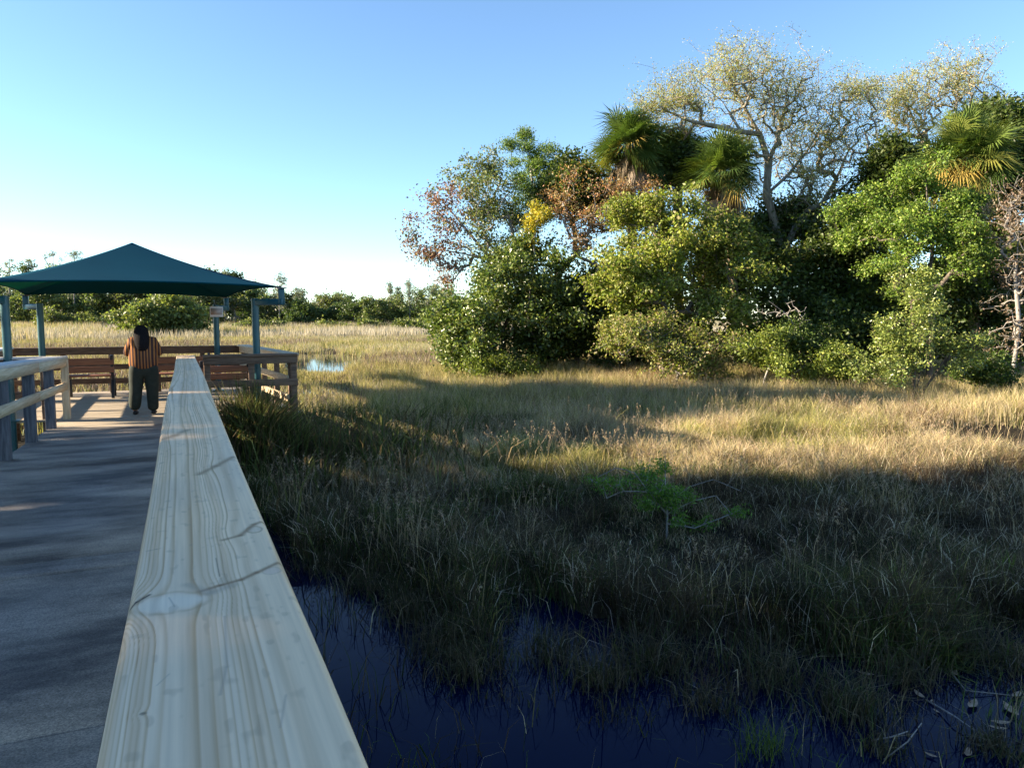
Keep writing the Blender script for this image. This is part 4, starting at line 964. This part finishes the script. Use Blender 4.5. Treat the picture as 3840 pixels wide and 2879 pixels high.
grass_zone('distant_reeds', np.concatenate([scatter(-60, 120, 88, 170, 130000, 22, .6)]), lambda q: 1.0 + .6 * fbm(q[:, 0] * .05, q[:, 1] * .05, 2) + .6 * sstep(105, 140, q[:, 1]), .075, colf=lambda q: np.where((fbm(q[:, 0] * .03, q[:, 1] * .09, 2) > .5)[:, None], GREY * 1.3, np.where((rng.random(len(q)) < .4)[:, None], OLIVE * 1.7, STRAW * .8)) * rng.uniform(.75, 1.2, (len(q), 1)), lean=(.05, .3))
# sparse stems standing in the near water
q = scatter(.35, 7, 2.6, 9, 4200, 14, .09); q = q[offdeck(q)]
z = np.full(len(q), WZ - .02); ok = ground_z(q[:, 0], q[:, 1]) < WZ; q = q[ok]; z = z[ok]
dedge = water_edge(q[:, 0]) - q[:, 1]; ok = rng.random(len(q)) < np.where(q[:, 0] > 3.4, .45, np.exp(-np.maximum(dedge, 0) / .5) * .6 + .03); q = q[ok]; z = z[ok]; n = len(q)
V, F, cc = blades(q, z, rng.uniform(.12, .45, n), rng.uniform(.004, .008, n), rng.uniform(.1, .8, n), np.where((rng.random(n) < .7)[:, None], np.array([.08, .13, .03]), STRAW * .7) * rng.uniform(.7, 1.3, (n, 1)))
tag(mk('water_grass', V, F, M['grass'], col=cc), KLABEL['water_grass'], 'grass', kind='stuff')

# ---- ragged tussocks standing in the channel
tq = []; th = []
for px, py, n_, sg, hh in [(900, 1330, 420, .16, .42), (960, 1400, 520, .17, .42), (1010, 1450, 420, .15, .36), (860, 1290, 300, .14, .4), (1190, 1420, 260, .14, .34), (1290, 1470, 330, .15, .38), (1420, 1440, 420, .16, .42), (1530, 1520, 260, .13, .30), (1660, 1460, 460, .20, .42), (1840, 1540, 420, .16, .38), (1960, 1470, 320, .15, .34), (2060, 1400, 420, .2, .42), (2190, 1440, 320, .16, .42), (2150, 1620, 260, .10, .24), (1900, 1620, 160, .08, .20), (1330, 1540, 90, .14, .2), (1120, 1500, 70, .16, .2), (700, 1230, 200, .14, .35), (780, 1270, 240, .14, .35)]:
    p_ = onz(px, py, WZ); tq.append(p_[:2] + rng.normal(size=(n_, 2)) * sg); th.append(rng.uniform(.45, 1.1, n_) * hh)
q = np.concatenate(tq); h = np.concatenate(th); ok = offdeck(q); q = q[ok]; h = h[ok]; n = len(q)
V, F, cc = blades(q, np.full(n, WZ - .03), h, rng.uniform(.004, .010, n), rng.uniform(.15, 1.2, n), np.array([(.10, .08, .05), (.06, .07, .025), (.05, .05, .03), (.24, .20, .13)])[rng.choice(4, n, p=[.4, .25, .25, .1])] * rng.uniform(.6, 1.3, (n, 1)))
tag(mk('water_tussocks', V, F, M['grass'], col=cc), 'ragged dark grass clumps standing in the near water', 'grass', kind='stuff')

# ---- broad leaved green marsh plants beside the pavilion rail
def herb_patch(name, label, cx_, cy_, rx, ry, n, h, wd, pal, lean=(.1, .5)):
    a = rng.random(n) * 2 * math.pi; r = np.abs(rng.normal(size=n)) * .62; q = np.stack([cx_ + rx * r * np.cos(a), cy_ + ry * r * np.sin(a)], 1); q = q[offdeck(q)]; n = len(q)
    ok = rng.random(n) < sstep(.25, .5, fbm(q[:, 0] * 1.6, q[:, 1] * 1.6 + 4, 2)); q = q[ok]; n = len(q)
    z = ground_z(q[:, 0], q[:, 1])
    V, F, cc = blades(q, z, h * rng.uniform(.45, 1.15, n) * (.6 + .6 * vnoise(q[:, 0] * 1.9, q[:, 1] * 1.9)), wd * rng.uniform(.7, 1.3, n), rng.uniform(*lean, n), np.array(pal)[rng.integers(len(pal), size=n)] * rng.uniform(.7, 1.3, (n, 1)))
    V = V.reshape(-1, 5, 3)
    o = mk(name, V.reshape(-1, 3), F, M['grass'], col=cc)
    return tag(o, label, 'marsh plants', kind='stuff')
PG = [(.06, .085, .022), (.09, .115, .03), (.05, .06, .02), (.14, .15, .05), (.13, .10, .06)]
herb_patch('leafy_marsh_plants', 'dense dark green leafy marsh plants beside the pavilion railing', 2.1, 14.0, 2.2, 2.3, 9000, 1.0, .03, PG + [(.10, .075, .04), (.16, .12, .06)], lean=(.1, .9))
herb_patch('leafy_marsh_plants', 'tall leafy stems hiding the deck edge below the front railing', 1.25, 13.25, 1.3, .55, 5200, 1.5, .028, PG + [(.10, .075, .04), (.16, .12, .06), (.20, .22, .07)], lean=(.05, .6))
herb_patch('leafy_marsh_plants', 'green and yellow leafy marsh plants right of the pavilion corner', 3.6, 17.5, 2.0, 3.2, 6500, .62, .03, PG + [(.24, .22, .06)], lean=(.1, .9))
herb_patch('leafy_marsh_plants', 'leafy plants below the left handrail seen between its posts', -3.2, 11.5, 1.1, 2.6, 2500, .9, .04, PG + [(.20, .26, .04)])
herb_patch('leafy_marsh_plants', 'pale green water plants behind the pavilion back railing', -1.5, 25, 5.5, 4.5, 9000, .35, .06, [(.14, .17, .06), (.20, .22, .09), (.10, .12, .05)], lean=(.3, 1.2))
# ---- tall seeding stalks with fuzzy pinkish heads, and bent dead stalks
q = scatter(1.0, 16, 5, 22, 5200, 9, .28); q = q[offdeck(q)]; z = ground_z(q[:, 0], q[:, 1]); ok = (z > WZ - .02) & (fbm(q[:, 0] * .7 + 5, q[:, 1] * .7, 2) > .44) & (((q[:, 0] - 5.0) ** 2 + (q[:, 1] - 6.9) ** 2) > 2.2); q = q[ok]; z = z[ok]; n = len(q)
h = rng.uniform(.55, 1.0, n); ln_ = rng.uniform(.05, .45, n); a1_ = rng.random(n) * 6.283
base_ = np.stack([q[:, 0], q[:, 1], z - .03], 1); ld_ = np.stack([np.cos(a1_), np.sin(a1_), 0 * a1_], 1) * (ln_ * h)[:, None]
tip_ = base_ + np.array([0, 0, 1.]) * (h * (1 - .35 * ln_))[:, None] + ld_; mid_ = base_ + np.array([0, 0, 1.]) * (h * .55)[:, None] + ld_ * .28
sd_ = np.stack([-np.sin(a1_ + 1), np.cos(a1_ + 1), 0 * a1_], 1) * .0022
V1 = np.stack([base_ - sd_, base_ + sd_, mid_ + sd_, mid_ - sd_, tip_], 1).reshape(-1, 3); o_ = np.arange(n)[:, None] * 5
F1 = np.concatenate([o_ + [[0, 1, 2]], o_ + [[0, 2, 3]], o_ + [[3, 2, 4]]]); c1 = np.repeat(np.array([.42, .33, .20]) * rng.uniform(.6, 1.3, (n, 1)), 5, 0)
tt = rng.random((n, 16)); hp = (mid_[:, None, :] * (1 - (.62 + .4 * tt)[..., None]) + tip_[:, None, :] * (.62 + .4 * tt)[..., None]).reshape(-1, 3) + rng.normal(size=(n * 16, 3)) * [.011, .011, .012]
V2, F2, c2 = leaf_quads(hp, .030, .22, [(.40, .29, .20), (.46, .36, .23), (.34, .26, .20)], [1, 1, 1], upb=-.1)
tag(mk('seeding_grass', np.concatenate([V1, V2]), np.concatenate([F1, F2 + len(V1)]), M['grass'], col=np.concatenate([c1, c2])), 'tall seeding grass with fuzzy pinkish brown heads scattered over the marsh', 'grass', kind='stuff')
q = scatter(.8, 12, 3.5, 14, 1500, 3, .3); q = q[offdeck(q)]; q = q[((q[:, 0] - 5.0) ** 2 + (q[:, 1] - 6.9) ** 2) > 2.2]; q = q[ground_z(q[:, 0], q[:, 1]) > WZ + .03]; n = len(q); z = ground_z(q[:, 0], q[:, 1])
V, F, cc = blades(q, z, rng.uniform(.35, .75, n), np.full(n, .006), rng.uniform(.5, 1.9, n), np.array([.55, .47, .34]) * rng.uniform(.5, 1.2, (n, 1)))
tag(mk('dead_stalks', V, F, M['grass'], col=cc), 'pale bent dead stalks leaning every way in the near marsh', 'dead stalks', kind='stuff')
for (hx_, hy_, hr_, lb_) in [(4.6, 9.6, 1.0, 'dark leafy low plants among the grass left of the sapling'), (8.0, 9.0, 1.2, 'dark leafy low plants among the grass right of the sapling'), (2.6, 8.8, .8, 'dark leafy low plants close to the near water edge'), (7.2, 16.5, 1.4, 'green leafy low plants in the sunlit marsh middle'), (5.6, 4.0, .8, 'green leafy tangle by the water at the lower right')]:
    herb_patch('leafy_marsh_plants', lb_, hx_, hy_, hr_, hr_ * .8, 2200, .50, .018, PG, lean=(.2, 1.3))
# reeds: upright green blades near the right water edge
for k, (px, py, lab) in enumerate([(1955, 1330, 'clump of upright green reed blades standing at the right of the near marsh'), (2170, 1290, 'clump of upright green reed blades close to the right frame edge'), (1650, 1620, 'drooping green grass tuft standing in the dark water near the bottom')]):
    p_ = onz(px, py, -1.08); n = 26 if k < 2 else 90
    q = p_[:2] + rng.normal(size=(n, 2)) * (.05 if k < 2 else .10)
    V, F, cc = blades(q, np.full(n, -1.12), rng.uniform(.35, .62, n) * (1 if k < 2 else .55), np.full(n, .014 if k < 2 else .006), rng.uniform(.1, .35 if k < 2 else 1.3, n), np.array([.13, .20, .03]) * (1 if k < 2 else .6) * rng.uniform(.7, 1.3, (n, 1)))
    tag(mk('reed_clump', V, F, M['leaf'], col=cc), lab, 'reeds', 'reed clumps in the near marsh')

# ---- fallen leaves and sticks on the water
M['dry_leaf'] = noise_mat('dry_leaf', (.20, .12, .07), (.46, .34, .24), scale=30, rough=.6, bump=.2, bs=90)
def fallen_leaf(px, py, ln, ang, lab):
    p_ = onz(px, py, WZ + .012); a = R(ang); d = np.array([math.cos(a), math.sin(a), 0]); s_ = np.array([-d[1], d[0], 0])
    V = []; nn = 9
    for i in range(nn):
        t = i / (nn - 1); wv_ = ln * .17 * math.sin(math.pi * t) ** .8; cur = .10 * ln * (2 * t - 1) ** 2
        c_ = np.array([0, 0, cur]) + d * ln * (t - .5)
        V += [c_ - s_ * wv_ + [0, 0, .25 * wv_], c_, c_ + s_ * wv_ + [0, 0, .3 * wv_]]
    F = []
    for i in range(nn - 1):
        for j in range(2): q = i * 3 + j; F.append((q, q + 1, q + 4, q + 3))
    o = mk('fallen_leaf', np.array(V) + p_, F, M['dry_leaf'], smooth=True)
    sd = o.modifiers.new('thick', 'SOLIDIFY'); sd.thickness = .0015
    tag(o, lab, 'leaf', 'dry fallen leaves floating at the bottom right')
for a in [(2182, 1533, .20, 60, 'long pale fallen leaf floating nearest the right frame edge'), (2100, 1521, .17, 20, 'pale fallen leaf lying left of the longest one on the water'), (2060, 1452, .16, 35, 'brown fallen leaf above the others on the water'),
          (1985, 1500, .13, 70, 'reddish fallen leaf beside the small white flecks'), (2160, 1560, .14, 150, 'fallen leaf just below the long pale one, tilted left'), (2155, 1572, .12, 140, 'narrow fallen leaf lowest of the group of three'), (1880, 1430, .15, 160, 'curled fallen leaf at the foot of the low grass tuft'), (1870, 1455, .13, 130, 'yellowish fallen leaf below the curled one'), (1935, 1455, .14, 170, 'orange tipped fallen leaf right of the curled one'), (2090, 1625, .13, 30, 'brown fallen leaf close to the bottom edge of the photo'), (2012, 1512, .05, 20, 'tiny pale leaf fleck, upper one beside the reddish leaf'), (2022, 1535, .06, 80, 'tiny pale leaf fleck, lower one beside the reddish leaf'), (1995, 1478, .05, 140, 'tiny pale leaf fleck above the reddish leaf'), (2010, 1630, .08, 110, 'small pale leaf near the bottom edge by the pale low stick'), (2195, 1500, .14, 10, 'tan fallen leaf touching the right frame edge')]:
    fallen_leaf(*a)
def stick(pts, r, lab):
    P_ = [onz(x, y, z) for x, y, z in pts]; o = MB().tube(P_, [r * (1 - .5 * i / len(P_)) for i in range(len(P_))], 7).build('stick', M['bark_grey'], smooth=True)
    tag(o, lab, 'stick', 'bare sticks poking out of the near water')
stick([(2000, 1510, -1.10), (2060, 1545, -1.05), (2110, 1580, -1.06), (2160, 1600, -1.11)], .007, 'long dark stick arching over the blue water at the lower right')
stick([(1900, 1645, -1.12), (1960, 1600, -1.0), (1990, 1560, -.92)], .005, 'bare stick leaning right out of the water at the bottom')
stick([(1870, 1600, -1.12), (1925, 1590, -1.03), (1960, 1578, -1.0)], .006, 'pale low stick beside the leaning one')
stick([(2030, 1420, -1.10), (2085, 1490, -1.07), (2180, 1500, -1.10)], .006, 'grey stick bridging between the fallen leaves')
stick([(1230, 1440, -1.12), (1295, 1435, -1.0)], .004, 'thin twig slanting over the dark water under the sapling')

# ---------------------------------------------------------------- person
PX, PY_ = -.66, 14.72
pt = thing('person', 'person with long dark hair in an orange striped shirt and dark trousers, seen from behind', 'person', (PX, PY_, 0))
def skin(name, verts, edges, rad, mat, parent, root=0, sub=2, loc=(0, 0, 0)):
    me = bpy.data.meshes.new(name); me.from_pydata([tuple(v) for v in verts], edges, []); o = bpy.data.objects.new(name, me); C.objects.link(o)
    o.parent = parent; o.location = loc
    md = o.modifiers.new('skin', 'SKIN'); md.use_smooth_shade = True
    sv = me.skin_vertices[0].data
    for i, r_ in enumerate(rad): sv[i].radius = (r_, r_) if np.isscalar(r_) else r_
    sv[root].use_root = True
    if sub: s_ = o.modifiers.new('sub', 'SUBSURF'); s_.levels = sub; s_.render_levels = sub
    me.materials.append(mat); return o
M['skin'] = noise_mat('skin', (.24, .13, .085), (.30, .17, .11), scale=9, rough=.55, bump=.05)
M['hair'] = noise_mat('hair', (.006, .005, .006), (.02, .017, .018), scale=9, stretch=(12, 12, 1), rough=.85, spec=.08, bump=.6, bs=30)
M['trousers'] = noise_mat('trousers', (.012, .018, .014), (.028, .036, .028), scale=6, rough=.85, bump=.4, bs=14)
M['shoe'] = noise_mat('shoe', (.008, .008, .009), (.02, .02, .02), scale=12, rough=.6, bump=.1)
M['phone'] = noise_mat('phone', (.01, .01, .012), (.02, .02, .022), scale=9, rough=.25, bump=0)
m, n, p, out = new_mat('striped_shirt')
tc = N(n, 'TexCoord'); mp = N(n, 'Mapping'); n.links.new(tc.outputs['Object'], mp.inputs[0]); mp.inputs['Scale'].default_value = (1, .2, .12)
wv = N(n, 'TexWave'); wv.wave_type = 'BANDS'; wv.bands_direction = 'X'; wv.inputs['Scale'].default_value = 6.2; wv.inputs['Distortion'].default_value = 3.2; wv.inputs['Detail'].default_value = 2; wv.inputs['Detail Scale'].default_value = 1.2
n.links.new(mp.outputs[0], wv.inputs[0]); cr = N(n, 'ValToRGB'); cr.color_ramp.interpolation = 'EASE'
cr.color_ramp.elements[0].position = .48; cr.color_ramp.elements[1].position = .70; cr.color_ramp.elements[0].color = (.045, .024, .024, 1); cr.color_ramp.elements[1].color = (.30, .125, .04, 1)
n.links.new(wv.outputs[0], cr.inputs[0]); n.links.new(cr.outputs[0], p.inputs['Base Color']); p.inputs['Roughness'].default_value = .85; p.inputs['Specular IOR Level'].default_value = .15
M['shirt'] = m
# body skeleton (local, faces +Y, 1.6 m)
bv = [(0, 0, .86), (0, .0, 1.02), (0, .01, 1.20), (0, .03, 1.33), (-.01, .05, 1.40), (-.02, .09, 1.47),   # pelvis..neck, head base
      (-.02, .10, 1.53),
      (-.19, .02, 1.30), (-.255, .05, 1.06), (-.24, .24, 1.07), (-.19, .30, 1.10),      # left arm: shoulder elbow wrist
      (.19, .02, 1.30), (.255, .05, 1.06), (.20, .25, 1.08), (.12, .31, 1.11),
      (-.10, 0, .80), (-.14, .02, .44), (-.165, .0, .09), (-.165, .12, .035),
      (.10, 0, .80), (.12, .0, .44), (.125, -.02, .09), (.135, .10, .035)]
be = [(0, 1), (1, 2), (2, 3), (3, 4), (4, 5), (5, 6), (3, 7), (7, 8), (8, 9), (9, 10), (3, 11), (11, 12), (12, 13), (13, 14), (0, 15), (15, 16), (16, 17), (17, 18), (0, 19), (19, 20), (20, 21), (21, 22)]
br = [(.17, .13), (.16, .125), (.17, .12), (.13, .10), .055, .08, .088, .06, .042, .032, .026, .06, .042, .032, .026, .10, .065, .042, .035, .10, .065, .042, .035]
body = skin('body', bv, be, br, M['skin'], pt)
# shirt
sv_ = [(0, 0, .76), (0, 0, .95), (0, .01, 1.16), (0, .02, 1.29), (0, .04, 1.37), (-.165, .03, 1.29), (-.245, .05, 1.13), (-.255, .10, 1.04), (.165, .03, 1.29), (.245, .05, 1.13), (.255, .10, 1.04)]
skin('shirt', sv_, [(0, 1), (1, 2), (2, 3), (3, 4), (3, 5), (5, 6), (6, 7), (3, 8), (8, 9), (9, 10)], [(.255, .19), (.26, .18), (.245, .17), (.19, .14), (.085, .08), .10, .085, .075, .10, .085, .075], M['shirt'], pt)
tv = [(0, 0, 1.0), (0, 0, .86), (-.11, 0, .74), (-.14, .02, .44), (-.165, 0, .22), (-.17, 0, .07), (.11, 0, .74), (.125, 0, .44), (.125, -.02, .20), (.13, -.02, .05)]
skin('trousers', tv, [(0, 1), (1, 2), (2, 3), (3, 4), (4, 5), (1, 6), (6, 7), (7, 8), (8, 9)], [(.20, .15), (.24, .18), (.14, .16), .11, .12, .085, (.14, .16), .11, .10, .10], M['trousers'], pt)
for sx, yy_ in ((-.165, .0), (.13, -.02)):
    skin('shoe', [(sx, yy_ - .06, .035), (sx, yy_ + .03, .045), (sx + .01, yy_ + .13, .03), (sx + .01, yy_ + .18, .028)], [(0, 1), (1, 2), (2, 3)], [(.042, .034), (.048, .042), (.05, .03), (.035, .024)], M['shoe'], pt)
# hair: cap plus long fall down the back
skin('hair', [(-.02, .09, 1.55), (-.02, .05, 1.50), (-.015, .0, 1.41), (-.01, -.05, 1.31), (0, -.09, 1.21), (.0, -.11, 1.11)],
     [(0, 1), (1, 2), (2, 3), (3, 4), (4, 5)], [.10, .125, .135, .145, .125, .075], M['hair'], pt)
# hands with fingers round the phone (parts of the body's skin tone)
def hand(side, wrist):
    w_ = np.array(wrist); vs = [w_, w_ + [side * -.02, .05, .02]]; es = [(0, 1)]; rs = [.024, (.034, .018)]
    for k in range(4):
        b_ = w_ + np.array([side * (-.03 + .0 * k), .075, .045 - .018 * k + .01]); k0 = len(vs)
        L = [.034, .04, .037, .028][k]
        vs += [b_, b_ + [side * -.022, L * .6, .004], b_ + [side * -.045, L * .7, .004]]; es += [(1, k0), (k0, k0 + 1), (k0 + 1, k0 + 2)]; rs += [.010, .0085, .007]
    k0 = len(vs); vs += [w_ + [side * -.025, .03, .055], w_ + [side * -.045, .045, .085]]; es += [(1, k0), (k0, k0 + 1)]; rs += [.011, .009]
    return skin('hand', vs, es, rs, M['skin'], body)
hand(-1, (-.19, .30, 1.10)); hand(1, (.12, .31, 1.11))
ph_ = MB().box(PX - .12, PX + .03, PY_ + .37, PY_ + .38, 1.10, 1.19).build('phone', M['phone'], None, .004)
tag(ph_, 'dark phone held in front of the person', 'phone')
print('tris', sum(len(o.data.polygons) for o in sc.objects if o.type == 'MESH'))
